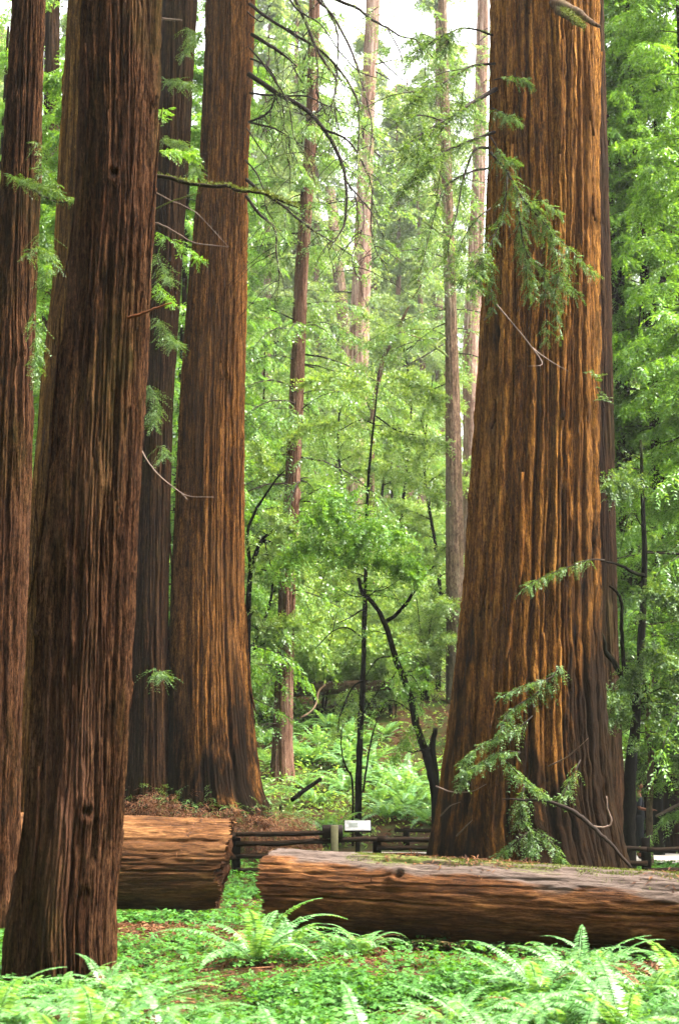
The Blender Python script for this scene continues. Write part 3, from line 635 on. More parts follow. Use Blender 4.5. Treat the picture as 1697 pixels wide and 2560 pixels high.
# ------------------------------------------------------------------ fallen logs
def log_mat(name, dark, mid, light, grey_from, moss_a, moss_b):
    n = NT(name); tc = n.n('ShaderNodeTexCoord').outputs['Object']
    a = n.noise(tc, 9, 6, 0.7, 0.9, (1, 1, 0.22)); b_ = n.noise(tc, 52, 5, 0.8, 0.2, (1, 1, 0.14), (3, 1, 2)); big = n.noise(tc, 2.2, 4, 0.6, 0.4, (1, 1, 0.35), (1, 6, 2))
    f = n.math('ADD', n.math('MULTIPLY', a, 0.45), n.math('MULTIPLY', b_, 0.55))
    col = n.ramp(n.math('ADD', n.math('MULTIPLY', f, 0.75), n.math('MULTIPLY', big, 0.25)), [(0.38, dark), (0.49, mid), (0.62, light)])
    at = n.n('ShaderNodeAttribute', attribute_name='plate'); col = n.mix(1.0, col, n.ramp(at.outputs['Fac'], [(0.15, (0.75, 0.7, 0.65)), (0.5, (0.97, 0.95, 0.93)), (0.85, (1.2, 1.2, 1.2))]), 'MULTIPLY')
    sx = n.n('ShaderNodeSeparateXYZ'); n.l(tc, sx.inputs[0])
    up = n.math('ADD', sx.outputs['X'], n.math('MULTIPLY', n.math('SUBTRACT', big, 0.5), 0.5))
    if grey_from is not None:
        zf = n.math('ADD', n.math('MULTIPLY', sx.outputs['Z'], 0.06), n.math('SUBTRACT', up, grey_from))
        g = n.ramp(zf, [(0.0, (0, 0, 0)), (0.06, (0.92,) * 3)])
        col = n.mix(g, col, n.ramp(b_, [(0.3, (0.035, 0.025, 0.02)), (0.7, (0.12, 0.09, 0.075))]))
    if moss_a is not None:
        zr = n.ramp(n.math('MULTIPLY', sx.outputs['Z'], 0.1), [(moss_a, (0, 0, 0)), (moss_a + 0.05, (1, 1, 1)), (moss_b, (1, 1, 1)), (moss_b + 0.05, (0, 0, 0))])
        g = n.ramp(n.math('ADD', up, n.math('MULTIPLY', n.math('SUBTRACT', b_, 0.5), 0.5)), [(0.40, (0, 0, 0)), (0.47, (0.85,) * 3)])
        col = n.mix(n.math('MULTIPLY', g, zr), col, n.ramp(b_, [(0.3, (0.035, 0.05, 0.008)), (0.7, (0.11, 0.14, 0.02))]))
    p = n.n('ShaderNodeBsdfPrincipled'); p.inputs['Roughness'].default_value = 0.8; p.inputs['Specular IOR Level'].default_value = 0.10
    n.l(col, p.inputs['Base Color'])
    bp = n.n('ShaderNodeBump'); bp.inputs['Strength'].default_value = 0.8; bp.inputs['Distance'].default_value = 0.05
    n.l(f, bp.inputs['Height']); n.l(bp.outputs[0], p.inputs['Normal']); n.l(p.outputs[0], n.out.inputs[0]); return n.m
M['log_left'] = log_mat('log_left', (0.012, 0.0045, 0.0014), (0.075, 0.030, 0.009), (0.20, 0.10, 0.036), None, None, None)
M['log_right'] = log_mat('log_right', (0.012, 0.0042, 0.0014), (0.082, 0.031, 0.009), (0.21, 0.092, 0.028), 0.37, 0.10, 0.50)
M['log_end'] = bark_mat('log_end', (0.010, 0.005, 0.003), (0.030, 0.013, 0.006), (0.07, 0.033, 0.015), None, 0, None, 0, 12, 0.4)
def fallen_log(A, B, ra, rb, seg, K, mat, seed, label, group, slant=0.0):
    A, B = np.array(A), np.array(B); L = np.linalg.norm(B - A); z = nrm(B - A)
    y = nrm(np.cross(z, [0, 0, 1.0])); x = np.cross(y, z)          # local x is up
    zs = np.linspace(0, L, K); C = np.stack([0 * zs, 0 * zs, zs], -1); R_ = np.linspace(ra, rb, K)
    V, F = bark_shell(C, R_, seg, seed, cell=0.20, depth_=0.032, fine=0.010, flute=0.05, base_z=0, twist=0.05, knots=5, zfreq=0.5, sharp=0.12, wob=0.5, plate_h=0.22)
    V = V.reshape(K, seg, 3); e = (np.random.RandomState(seed).rand(seg) * 0.5 + vn(np.linspace(0, 14, seg, endpoint=False), np.zeros(seg), 14, seed)) * 0.14
    w = np.exp(-zs / 0.25)[:, None]
    V[:, :, 2] += (e[None, :] - slant * V[:, :, 0]) * w
    root = bpy.data.objects.new('fallen_log', None); COL.objects.link(root); tag(root, label, 'log', group)
    root.matrix_world = Matrix([[x[0], y[0], z[0], A[0]], [x[1], y[1], z[1], A[1]], [x[2], y[2], z[2], A[2]], [0, 0, 0, 1]])
    set_plate(link('bark', mesh_data('bark', V.reshape(-1, 3), F, mat, True), root), bark_shell.plate)
    rings = [V[0]]; rg = np.random.RandomState(seed + 1)
    for i, s in enumerate(np.linspace(0.93, 0.03, 12)):
        q = V[0].copy(); q[:, :2] *= s
        q[:, 2] = q[:, 2] * s + (vn(q[:, 0] * 9 + 40, q[:, 1] * 9 + 40, 1024, seed) - 0.5) * 0.12 + 0.03 - slant * V[0][:, 0] * 0
        rings.append(q)
    n = len(rings); W = np.concatenate(rings)
    i, j = np.meshgrid(np.arange(n - 1), np.arange(seg), indexing='ij'); j2 = (j + 1) % seg
    link('broken_end', mesh_data('broken_end', W, np.stack([i * seg + j, (i + 1) * seg + j, (i + 1) * seg + j2, i * seg + j2], -1).reshape(-1, 4), M['log_end'], True), root)
    return root, A, x, y, z, L
a2 = P(688, 2224, 17.1); b2 = P(1697, 2284, 14.5); d2 = b2 - a2
LOG2 = fallen_log(a2, a2 + d2 * 1.5, 0.475, 0.345, 300, 420, M['log_right'], 81, 'long mossy topped fallen log lying in front of the massive orange trunk', 'fallen logs', 0.10)
a1 = P(580, 2158, 19.6); b1 = P(33, 2148, 19.6); d1 = b1 - a1
LOG1 = fallen_log(a1, a1 + d1 * 1.6, 0.60, 0.66, 300, 320, M['log_left'], 82, 'shorter thick fallen log passing behind the nearest trunk, pale fibrous top', 'fallen logs', 0.14)
def on_log(LG, ra, rb, n, z0, z1, spread, rng):
    root, A, x, y, z, L = LG; s = rng.uniform(z0, z1, n); th = rng.normal(0, spread, n); r = ra + (rb - ra) * s / L
    nn = np.cos(th)[:, None] * x + np.sin(th)[:, None] * y
    return A + z * s[:, None] + nn * (r + 0.005)[:, None], nn
rng = np.random.RandomState(90)
q, nn = on_log(LOG2, 0.475, 0.345, 15000, 1.1, 5.4, 0.34, rng)
q = q - nn * 0.01 + 0.0
m_ = vn(q[:, 0] * 4 + 40, q[:, 1] * 9, 1024, 5) > 0.42; q, nn = q[m_], nn[m_]
mo = obj('moss', *leaves(q, nn + rng.normal(0, 0.8, q.shape), rng.normal(0, 1, q.shape), rng.uniform(0.012, 0.03, len(q)), rng.uniform(0.008, 0.014, len(q))), M['moss'])
mo.parent = LOG2[0]; mo.matrix_parent_inverse = LOG2[0].matrix_world.inverted()

# ------------------------------------------------------------------ ground cover
def vis_xy(rng, n, y0, y1, margin=0.6, p=1.0):
    """n points on the ground in front of the camera, evenly spread over the area"""
    out = []; c = 0
    while c < n:
        y = y0 + (y1 - y0) * rng.rand(n) ** p; w = y1 * 0.26 + margin; x = rng.uniform(-w, w, n)
        k = np.abs(x) < y * 0.26 + margin; out.append(np.stack([x[k], y[k]], -1)); c += k.sum()
    return np.concatenate(out)[:n]
def bare(x, y):
    """1 where needles and soil stay bare"""
    d2_ = np.abs((y - (17.2 - (x + 0.95) * 0.62)))
    b_ = sstep(1.7, 0.6, np.abs(y - (15.8 - 0.55 * (x + 0.9)))) * (x > -1.4)
    b_ = np.maximum(b_, np.exp(-((x + 1.9) / 1.5) ** 4 - ((y - 17.2) / 1.7) ** 4))
    b_ = np.maximum(b_, 0.95 * np.exp(-((x + 0.6) / 1.2) ** 2 - ((y - 15.0) / 1.2) ** 2))
    b_ = np.maximum(b_, 0.75 * np.exp(-(((x + 2.1) / 1.3) ** 2 + ((y - 12.3) / 1.2) ** 2) ** 2))
    return b_
def clover(rng, xy, h0, h1, ll, lw):
    n = len(xy); z = gz(xy[:, 0], xy[:, 1]) + rng.uniform(h0, h1, n); c = np.stack([xy[:, 0], xy[:, 1], z], -1)
    a0 = rng.uniform(0, 6.28, n); tilt = rng.normal(0, 0.28, (n, 2)); L = ll * rng.uniform(0.65, 1.25, n)
    V = []
    for j in range(3):
        a = a0 + j * 2.094; d = np.stack([np.cos(a), np.sin(a), np.cos(a) * tilt[:, 0] + np.sin(a) * tilt[:, 1] - 0.22], -1); d = nrm(d)
        w = np.stack([-np.sin(a), np.cos(a), -np.sin(a) * tilt[:, 0] + np.cos(a) * tilt[:, 1]], -1); w = nrm(w)
        Lc = L[:, None]
        V.append(np.stack([c, c + d * Lc * 0.78 + w * Lc * lw, c + d * Lc * 0.86, c + d * Lc * 0.78 - w * Lc * lw], 1))
    V = np.stack(V, 1).reshape(-1, 3); return V, np.arange(len(V)).reshape(-1, 4)
rng = np.random.RandomState(500)
xy = vis_xy(rng, 138000, 7.5, 17.6, 2.3)
den = 0.06 + 0.94 * sstep(0.40, 0.55, 0.6 * vn(xy[:, 0] * 0.9 + 30, xy[:, 1] * 0.9 + 30, 1024, 6) + 0.4 * vn(xy[:, 0] * 3 + 30, xy[:, 1] * 3 + 30, 1024, 7)); den *= 1 - 0.93 * bare(xy[:, 0], xy[:, 1])
xy = xy[rng.rand(len(xy)) < den]
c1 = join([clover(rng, xy[::3], 0.02, 0.10, 0.030, 0.5), clover(rng, xy[1::3], 0.03, 0.14, 0.040, 0.5), clover(rng, xy[2::3], 0.04, 0.17, 0.052, 0.5)])
xy2 = vis_xy(rng, 28000, 17.6, 31.0, 2.3); xy2 = xy2[rng.rand(len(xy2)) < 0.3 + 0.7 * (vn(xy2[:, 0] + 30, xy2[:, 1] + 30, 1024, 6) > 0.42)]
o = obj('ground_cover', *join([c1, clover(rng, xy2, 0.03, 0.16, 0.07, 0.5)]), M['sorrel']); tag(o, 'carpet of light green three leaved sorrel', kind='stuff')
# brown litter: needles and dead leaves on the soil and on the logs
xy = vis_xy(rng, 34000, 8.0, 30.5, 2.3); x3 = vis_xy(rng, 40000, 12.5, 18); xy = np.concatenate([xy, x3[rng.rand(len(x3)) < bare(x3[:, 0], x3[:, 1])]]); c = np.stack([xy[:, 0], xy[:, 1], gz(xy[:, 0], xy[:, 1]) + 0.012], -1)
d = rng.normal(0, 1, c.shape) * [1, 1, 0.25]; w = np.cross(d, np.array([0, 0, 1.0]) + rng.normal(0, 0.35, c.shape))
lit = [leaves(c, d, w, rng.uniform(0.03, 0.10, len(c)), rng.uniform(0.006, 0.03, len(c)))]
for LG, ra, rb, n_, z0, z1, sp_ in ((LOG2, 0.475, 0.345, 900, 0.1, 7.0, 0.5), (LOG1, 0.6, 0.6, 700, 0.1, 3.2, 0.7), (LOG2, 0.475, 0.345, 500, 1.4, 4.2, 0.35)):
    q, nn = on_log(LG, ra, rb, n_, z0, z1, sp_, rng); k_ = vn(q[:, 0] * 2 + 30, q[:, 1] * 2 + 30, 1024, 9) > 0.5; q, nn = q[k_] + nn[k_] * 0.012, nn[k_]
    d = rng.normal(0, 1, q.shape); d = d - nn * (d * nn).sum(1, keepdims=True) * 0.8
    lit.append(leaves(q, d, np.cross(d, nn), rng.uniform(0.03, 0.11, len(q)), rng.uniform(0.005, 0.022, len(q))))
tws = []
for _ in range(420):
    x_, y_ = rng.uniform(-4.5, 4.5), rng.uniform(9, 18); a_ = rng.uniform(0, 6.28); l_ = rng.uniform(0.1, 0.45); e_ = rng.normal(0, 0.12)
    q3 = [(x_ + l_ * s_ * math.cos(a_ + e_ * s_), y_ + l_ * s_ * math.sin(a_ + e_ * s_), 0) for s_ in (0, 0.5, 1)]
    tws.append(tube([(u_, v_, float(gz(u_, v_)) + 0.025) for u_, v_, _w in q3], rng.uniform(0.003, 0.007), 4))
lit += tws
o = obj('leaf_litter', *join(lit), M['leaf_brown']); tag(o, 'dead brown needles and leaves scattered over soil and logs', kind='stuff')
# undergrowth leaves over the slope
xy = vis_xy(rng, 170000, 34.6, 82, 2.0, 0.75); hh = rng.rand(len(xy)) ** 1.5 * (0.25 + 0.5 * vn(xy[:, 0] * 0.5 + 30, xy[:, 1] * 0.5 + 30, 1024, 12))
k_ = rng.rand(len(xy)) < 0.25 + 0.75 * sstep(0.35, 0.55, vn(xy[:, 0] * 0.4 + 60, xy[:, 1] * 0.4 + 60, 1024, 13)); xy, hh = xy[k_], hh[k_]
c = np.stack([xy[:, 0], xy[:, 1], gz(xy[:, 0], xy[:, 1]) + 0.03 + hh], -1); d = rng.normal(0, 1, c.shape) * [1, 1, 0.5] - [0, 0, 0.2]
sc_l = 0.10 + 0.0016 * (xy[:, 1] - 34)
o = obj('undergrowth', *leaves(c, d, np.cross(d, np.array([0, 0, 1.0]) + rng.normal(0, 0.6, c.shape)), sc_l * rng.uniform(0.7, 1.8, len(c)), sc_l * rng.uniform(0.3, 0.6, len(c))), M['under']); tag(o, 'low leafy undergrowth covering the slope', kind='stuff')
xy = vis_xy(rng, 14000, 34.6, 75, 2.0, 0.8); xy = xy[vn(xy[:, 0] * 0.4 + 60, xy[:, 1] * 0.4 + 60, 1024, 13) < 0.5]
c = np.stack([xy[:, 0], xy[:, 1], gz(xy[:, 0], xy[:, 1]) + 0.03 + 0.3 * rng.rand(len(xy)) ** 2], -1); d = rng.normal(0, 1, c.shape) * [1, 1, 0.6]
o = obj('dead_undergrowth', *leaves(c, d, np.cross(d, np.array([0, 0, 1.0]) + rng.normal(0, 0.6, c.shape)), rng.uniform(0.1, 0.3, len(c)), rng.uniform(0.03, 0.09, len(c))), M['leaf_brown']); tag(o, 'patches of dead brown fronds on the slope', kind='stuff')

# ------------------------------------------------------------------ ferns
def fern_mesh(seed, nf, L, e0=1.25, bend=1.5, pinna=0.09, npin=24):
    r = np.random.RandomState(seed); lv, st = [], []
    az = np.linspace(0, 2 * np.pi, nf, endpoint=False) + r.normal(0, 0.25, nf)
    for a in az:
        l = L * r.uniform(0.6, 1.15); K = 14; s = np.linspace(0, 1, K); el = e0 + r.normal(0, 0.18) - s ** 1.3 * bend * r.uniform(0.6, 1.25)
        h = np.array([math.cos(a), math.sin(a), 0]); lat = np.array([-h[1], h[0], 0]); tw_ = r.normal(0, 0.25)
        dp = (np.cos(el)[:, None] * h + np.sin(el)[:, None] * k3 + lat * (tw_ * s)[:, None]); dp = nrm(dp)
        p = np.concatenate([[np.zeros(3)], np.cumsum(dp[:-1] * l / (K - 1), 0)])
        st.append(tube(p, np.linspace(0.0045, 0.0015, K) * L / 0.8, 4))
        sp = np.linspace(0.14, 0.995, npin); q = np.stack([np.interp(sp, s, p[:, i]) for i in range(3)], -1); g = nrm(np.stack([np.interp(sp, s, dp[:, i]) for i in range(3)], -1))
        prof = np.minimum(1, 0.45 + sp * 2.2) * (1 - np.clip((sp - 0.35) / 0.66, 0, 1) ** 1.6) + 0.06
        for sg in (-1, 1):
            sv = nrm(np.cross(g, np.cross(lat[None, :] * sg, g)) * -1) * -1
            sv = nrm(lat * sg - g * (g @ (lat * sg))[:, None]); nm = np.cross(sv, g) * sg
            d = sv + g * 0.28 + nm * -0.12 * sg * 0 - k3 * 0.22 + r.normal(0, 0.07, q.shape)
            lv.append(leaves(q, d, g + r.normal(0, 0.12, q.shape), pinna * prof * r.uniform(0.85, 1.1, npin) * L / 0.8, np.full(npin, l / npin * 0.95), 0.12))
    return join(lv), join(st)
FERN = []
for i, (nf, L, e0, bd, pn) in enumerate([(15, 0.85, 0.9, 1.5, 0.085), (13, 0.75, 0.8, 1.35, 0.08), (17, 0.7, 0.9, 1.7, 0.075), (12, 0.9, 1.0, 1.4, 0.08), (14, 0.65, 0.65, 1.1, 0.075)]):
    lv, st = fern_mesh(600 + i, nf, L, e0, bd, pn, 34)
    FERN.append(mesh_data('fern_fronds', *join([lv, st]), M['fern']))
DEADF = mesh_data('dead_fronds', *fern_mesh(650, 9, 0.6, 0.5, 2.2, 0.06, 18)[0], M['leaf_brown'])
FERNS = [
    (70, 2470, 11.6, 4, 0.62, 'small fern tucked against the left of the nearest trunk foot', 0),
    (165, 2475, 11.5, 1, 0.6, 'small fern against the middle of the nearest trunk foot', 0),
    (268, 2468, 11.8, 2, 0.7, 'small fern spilling round the right corner of the nearest trunk foot', 1),
    (-30, 2500, 10.3, 2, 0.9, 'fern half cut by the left edge beneath the mossy footed trunk', 0),
    (330, 2480, 10.6, 4, 0.9, 'low fern touching the right side of the nearest trunk foot', 0),
    (1560, 2540, 9.9, 0, 0.85, 'feathery fern near the right edge, between the broad pale one and the corner one', 0),
    (1130, 2500, 10.8, 4, 0.8, 'small low fern alone in the sorrel right of the bottom centre', 0),
    (1380, 2530, 10.1, 2, 0.9, 'drooping fern in front of the big upright one', 1),
    (160, 2590, 8.8, 3, 0.8, 'fern with ladder like fronds at the bottom left, before the nearest trunk', 0),
    (-8, 2548, 9.4, 0, 0.85, 'sword fern at the left edge of the photo in front of the mossy footed trunk', 0),
    (40, 2552, 9.3, 3, 0.85, 'fern with one long bright frond leaning over the foot of the nearest trunk', 0),
    (235, 2562, 9.2, 0, 0.95, 'full sword fern at the right foot of the nearest trunk', 1),
    (385, 2520, 9.9, 1, 0.9, 'pale arching fern in the foreground just right of the nearest trunk', 1),
    (120, 2640, 8.2, 2, 0.75, 'blurred pale fern lowest in the left corner', 0),
    (640, 2388, 14.1, 0, 1.0, 'tall fern with brown dead skirt growing in the gap between the two logs', 1),
    (725, 2350, 15.0, 3, 0.7, 'thin fern with one hooked frond in front of the left end of the long log', 0),
    (845, 2345, 15.2, 4, 0.8, 'small fern with a single curled frond standing against the long log', 0),
    (905, 2350, 15.1, 2, 0.75, 'low fan shaped fern against the dark underside of the long log', 1),
    (1345, 2470, 11.7, 3, 1.0, 'big upright fern in front of the middle of the long log', 1),
    (1275, 2440, 12.2, 1, 0.8, 'fern on the left flank of the big upright one, under the long log', 0),
    (1440, 2450, 12.1, 0, 0.95, 'fern with curling tips just right of the big upright one', 0),
    (1500, 2420, 12.8, 3, 0.8, 'slender fern with thin vertical fronds near the long log', 0),
    (1620, 2480, 11.3, 2, 1.1, 'broad pale fern low on the right side beneath the long log', 1),
    (1700, 2440, 12.0, 0, 1.0, 'fern cut by the right edge of the photo', 0),
    (1655, 2600, 8.9, 2, 0.9, 'arching fern in the lower right corner', 1),
    (1235, 2570, 9.3, 1, 0.85, 'blurred bluish fern low right of centre', 0),
    (1440, 2590, 9.0, 4, 0.9, 'soft blurred fern at the bottom between the corner fern and the bluish one', 0),
    (930, 2590, 8.9, 1, 0.85, 'blurred fern at the bottom centre with a diagonal frond', 0),
    (700, 2610, 8.6, 4, 0.9, 'flat pale fern at the bottom, left of the centre one', 0),
    (520, 2570, 9.2, 2, 0.8, 'fern with brown patches in the lower left foreground', 1),
]
rng = np.random.RandomState(61)
for px, py, Y, v, s_, lab, dd in FERNS:
    x = P(px, py, Y)[0]; o = link('sword_fern', FERN[v], None, (x, Y, float(gz(x, Y)) - 0.01)); o.rotation_euler = (0, 0, rng.uniform(0, 6.28)); o.scale = (s_ * (1.0 if px > 1250 and Y > 11 else 1.22),) * 3
    tag(o, lab, 'fern', 'ferns in the foreground')
    if dd: link('dead_fronds', DEADF, o, (0, 0, 0.02))
n_ = 0
rng = np.random.RandomState(62)
while n_ < 260:
    y = 35.2 + 36 * rng.rand() ** 1.3; x = rng.uniform(-0.26, 0.26) * y
    if vn(x * 0.3 + 70, y * 0.3 + 70, 1024, 15) < 0.38: continue
    o = link('slope_fern', FERN[rng.randint(5)], None, (x, y, float(gz(x, y)))); o.rotation_euler = (0, 0, rng.uniform(0, 6.28)); o.scale = (rng.uniform(1.3, 2.1),) * 3
    tag(o, 'light green fern among the undergrowth of the slope beyond the fence', 'fern', 'ferns on the slope'); n_ += 1

# ------------------------------------------------------------------ middle distance trees
def mid_tree(rows, Y, ztop, mat, seed, label, crown_kw, leaf, group, name='redwood_tree', seg=120, K=200, **kw):
    t, C, Rr = redwood(rows, Y, ztop, seg, K, mat, seed, label, group, name, **kw)
    rng = np.random.RandomState(seed + 500)
    if crown_kw:
        for c_ in crown_kw:
            zc = (c_['z0'] + c_['z1']) / 2
            lv, wd = crown(rng, cx=np.interp(zc, C[:, 2], C[:, 0]), cy=Y, **c_)
            b0 = np.array(t.location); link('crown', crown_data('crown', (lv[0] - b0, lv[1]), (wd[0] - b0, wd[1]), M[leaf], M['twig']), t)
    return t
GM = 'slimmer trunks in the middle distance'
mk = dict(cell=0.10, depth_=0.03, buttress=0.15, knots=8)
TA = mid_tree([(1960, 672, 738), (1890, 678, 731), (1700, 688, 733), (1400, 700, 742), (1100, 718, 756), (900, 728, 763), (700, 735, 768), (300, 765, 795), (100, 770, 798)], 44, 30, M['bark_rose'], 701,
    'slim red brown redwood on the slope beyond the fence, just right of the flared trunk', [dict(nb=110, z0=9.5, z1=27, L0=3.6, L1=3.0, m=34, tl=0.75, nl=6, ll=0.15, lw=0.045, droop=0.55, hang=0.55, br=0.035), dict(nb=26, z0=3.5, z1=10, L0=2.2, L1=2.8, m=24, tl=0.6, nl=6, ll=0.13, lw=0.04, droop=0.6, hang=0.5, br=0.025)], 'leaf_mid', GM, **mk)
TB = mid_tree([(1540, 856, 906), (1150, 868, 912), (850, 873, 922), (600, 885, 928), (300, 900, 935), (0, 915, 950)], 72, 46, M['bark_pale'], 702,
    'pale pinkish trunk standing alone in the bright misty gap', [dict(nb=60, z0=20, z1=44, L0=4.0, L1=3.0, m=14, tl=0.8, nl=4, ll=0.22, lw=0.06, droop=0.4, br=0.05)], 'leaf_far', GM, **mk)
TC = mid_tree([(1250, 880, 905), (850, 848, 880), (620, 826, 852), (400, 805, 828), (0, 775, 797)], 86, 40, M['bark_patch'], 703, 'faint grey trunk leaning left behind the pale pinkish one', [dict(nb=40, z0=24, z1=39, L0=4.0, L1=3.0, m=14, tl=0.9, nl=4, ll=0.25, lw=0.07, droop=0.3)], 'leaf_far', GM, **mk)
TD = mid_tree([(1780, 1112, 1166), (1560, 1114, 1160), (1300, 1113, 1158), (1000, 1113, 1150), (800, 1112, 1142), (500, 1104, 1132), (200, 1098, 1122)], 52, 34, M['bark_patch'], 704,
    'mottled grey brown trunk just left of the massive orange redwood', [dict(nb=60, z0=18, z1=32, L0=4.2, L1=3.0, m=26, tl=0.8, nl=5, ll=0.17, lw=0.05, droop=0.5, hang=0.5)], 'leaf_mid', GM, **mk)
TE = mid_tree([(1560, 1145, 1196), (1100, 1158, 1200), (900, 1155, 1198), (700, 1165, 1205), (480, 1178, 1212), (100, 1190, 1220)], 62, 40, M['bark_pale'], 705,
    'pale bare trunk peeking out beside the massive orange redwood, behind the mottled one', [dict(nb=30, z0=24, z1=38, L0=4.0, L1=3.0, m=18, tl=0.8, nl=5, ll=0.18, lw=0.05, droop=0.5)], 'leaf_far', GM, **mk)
TF = mid_tree([(2020, 1672, 1735), (1500, 1678, 1732), (900, 1672, 1728), (500, 1670, 1722), (0, 1688, 1735)], 38, 26, M['bark_mid'], 706,
    'reddish trunk at the right edge of the photo behind green sprays', [dict(nb=50, z0=5, z1=25, L0=3.4, L1=2.8, m=30, tl=0.7, nl=6, ll=0.14, lw=0.042, droop=0.5, hang=0.45, az=(2.2, 5.2))], 'leaf_mid', GM, **mk)
TG = mid_tree([(1990, 96, 140), (1200, 104, 146), (600, 108, 148), (0, 112, 150)], 40, 27, M['bark_dark'], 707, 'thin dark trunk glimpsed in the gap beside the left edge trunk', [dict(nb=70, z0=4, z1=26, L0=3.2, L1=2.8, m=26, tl=0.7, nl=6, ll=0.14, lw=0.042, droop=0.5)], 'leaf_bright', GM, **mk)
TH = mid_tree([(1700, 26, 62), (900, 28, 60), (0, 30, 58)], 54, 36, M['bark_mid'], 708, 'slim brown trunk farthest left, behind the trunk cut by the left edge', [dict(nb=60, z0=8, z1=34, L0=3.6, L1=3.0, m=24, tl=0.8, nl=5, ll=0.17, lw=0.05, droop=0.5)], 'leaf_mid', GM, **mk)
for i, pts in enumerate(([(938, 160), (985, 150), (1030, 140)], [(940, 180), (985, 205), (1030, 235)], [(935, 325), (975, 340), (1010, 362)], [(935, 345), (960, 375), (990, 405)], [(935, 378), (980, 415), (1012, 440)], [(945, 145), (1000, 195), (1030, 218)])):
    limb(TB, 'dead_branch', pl(pts, 71.5, 70), [0.05, 0.03, 0.015], M['twig'], 720 + i, 5)
limb(TD, 'mossy_branch', pl([(1112, 845), (1098, 855), (1090, 868), (1105, 880), (1120, 892)], 51.5, 50.5), [0.05, 0.05, 0.035], M['moss'], 730, 6)
limb(TD, 'mossy_branch', pl([(1112, 590), (1085, 572), (1056, 550)], 51.5, 50.5), [0.05, 0.04, 0.03], M['moss'], 731, 6)
limb(TD, 'dead_branch', pl([(1110, 858), (1060, 890), (1010, 915), (980, 930)], 51.5, 49.5), [0.03, 0.02, 0.012], M['twig'], 732, 5)

# understorey trees drawn by hand: thin dark stem, curved stem by the massive trunk, crooked sapling
def sapling(name, label, stems, mat, leafset, leaf, group, fol=None):
    """stems: list of (pixel polyline, Y0, Y1, radii); the first is the trunk"""
    pts, a, b_, r = stems[0]; base = pl(pts, a, b_)[0]
    t = thing(name, (base[0], base[1], float(gz(base[0], base[1]))), label, 'tree', group)
    for i, (pts, a, b_, r) in enumerate(stems):
        w = pl(pts, a, b_)
        if i == 0: w = [np.array([w[0][0], w[0][1], float(gz(w[0][0], w[0][1])) - 0.2])] + w
        limb(t, 'trunk' if i == 0 else 'branch', w, r, mat, 800 + i, 9 if i == 0 else 6)
    rng = np.random.RandomState(len(label) * 7); tw = []
    if leafset:          # fine side shoots all along the stem
        st_ = smoothpoly(pl(stems[0][0], stems[0][1], stems[0][2]), 6)
        for k_ in range(16):
            q = st_[rng.randint(len(st_) // 5, len(st_))]; L_ = rng.uniform(0.4, 1.3); a_ = rng.uniform(0, 6.28)
            pp = [q, q + np.array([math.cos(a_) * 0.5, math.sin(a_) * 0.5, rng.uniform(-0.1, 0.3)]) * L_, q + np.array([math.cos(a_), math.sin(a_), rng.uniform(-0.5, 0.3)]) * L_]
            limb(t, 'branch', pp, [0.014, 0.009, 0.004], mat, 850 + k_, 5); tw.append(leafy(rng, pp, 12, 0.4, 6, 0.09, 0.028, hang=0.2, flat=1.2, jit=0.6, vert=0.9))
    if leafset: foliage(t, 'foliage', [leafy(rng, pl(p_, a, b_), int(n_ * 1.5), tl, nl, ll * 0.85, lw * 0.9, hang=hg * 0.7, flat=1.2, jit=0.6, vert=0.9, side=1.0) for p_, a, b_, n_, tl, nl, ll, lw, hg in leafset] + tw, M[leaf])
    return t
GS = 'thin dark understorey stems'
B = M['bark_black']
sapling('understorey_tree', 'thin dark upright stem in the middle of the clearing beyond the sign', [
    ([(896, 1985), (898, 1900), (902, 1800), (907, 1700), (911, 1550), (914, 1420), (916, 1300), (922, 1180), (932, 1080), (942, 980), (948, 930)], 37, 38, [0.10, 0.085, 0.07, 0.05, 0.03, 0.012]),
    ([(908, 1980), (918, 1900), (935, 1820), (960, 1760)], 37, 36.5, [0.03, 0.015]), ([(910, 1700), (880, 1720), (850, 1790), (845, 1830)], 37, 36, [0.03, 0.012]), ([(911, 1600), (870, 1570), (830, 1580), (790, 1620)], 37.2, 36, [0.025, 0.01]),
    ([(912, 1520), (880, 1540), (840, 1560)], 37.2, 36.2, [0.025, 0.01]), ([(940, 1040), (990, 1075), (1050, 1090)], 38, 37, [0.025, 0.01]), ([(936, 1060), (900, 1050), (850, 1075)], 38, 37, [0.025, 0.01])],
    B, [([(940, 1010), (900, 960), (840, 940), (760, 960)], 37.8, 36.8, 78, 0.75, 7, 0.15, 0.045, 0.3), ([(948, 930), (1000, 940), (1050, 960), (1100, 1000)], 37.8, 36.6, 90, 0.75, 7, 0.15, 0.045, 0.3),
        ([(935, 1060), (880, 1060), (800, 1060), (720, 1090)], 37.8, 36.6, 84, 0.75, 7, 0.15, 0.045, 0.3), ([(935, 1080), (1000, 1090), (1070, 1100), (1110, 1110)], 37.8, 36.8, 84, 0.75, 7, 0.15, 0.045, 0.3), ([(925, 1170), (980, 1180), (1050, 1210), (1100, 1260)], 37.8, 36.6, 72, 0.7, 7, 0.14, 0.042, 0.3),
        ([(912, 1560), (870, 1610), (830, 1650)], 37, 36, 30, 0.5, 6, 0.12, 0.035, 0.4), ([(906, 1740), (860, 1790), (830, 1840)], 37, 36, 30, 0.5, 6, 0.12, 0.035, 0.4)], 'leaf_bay', GS)
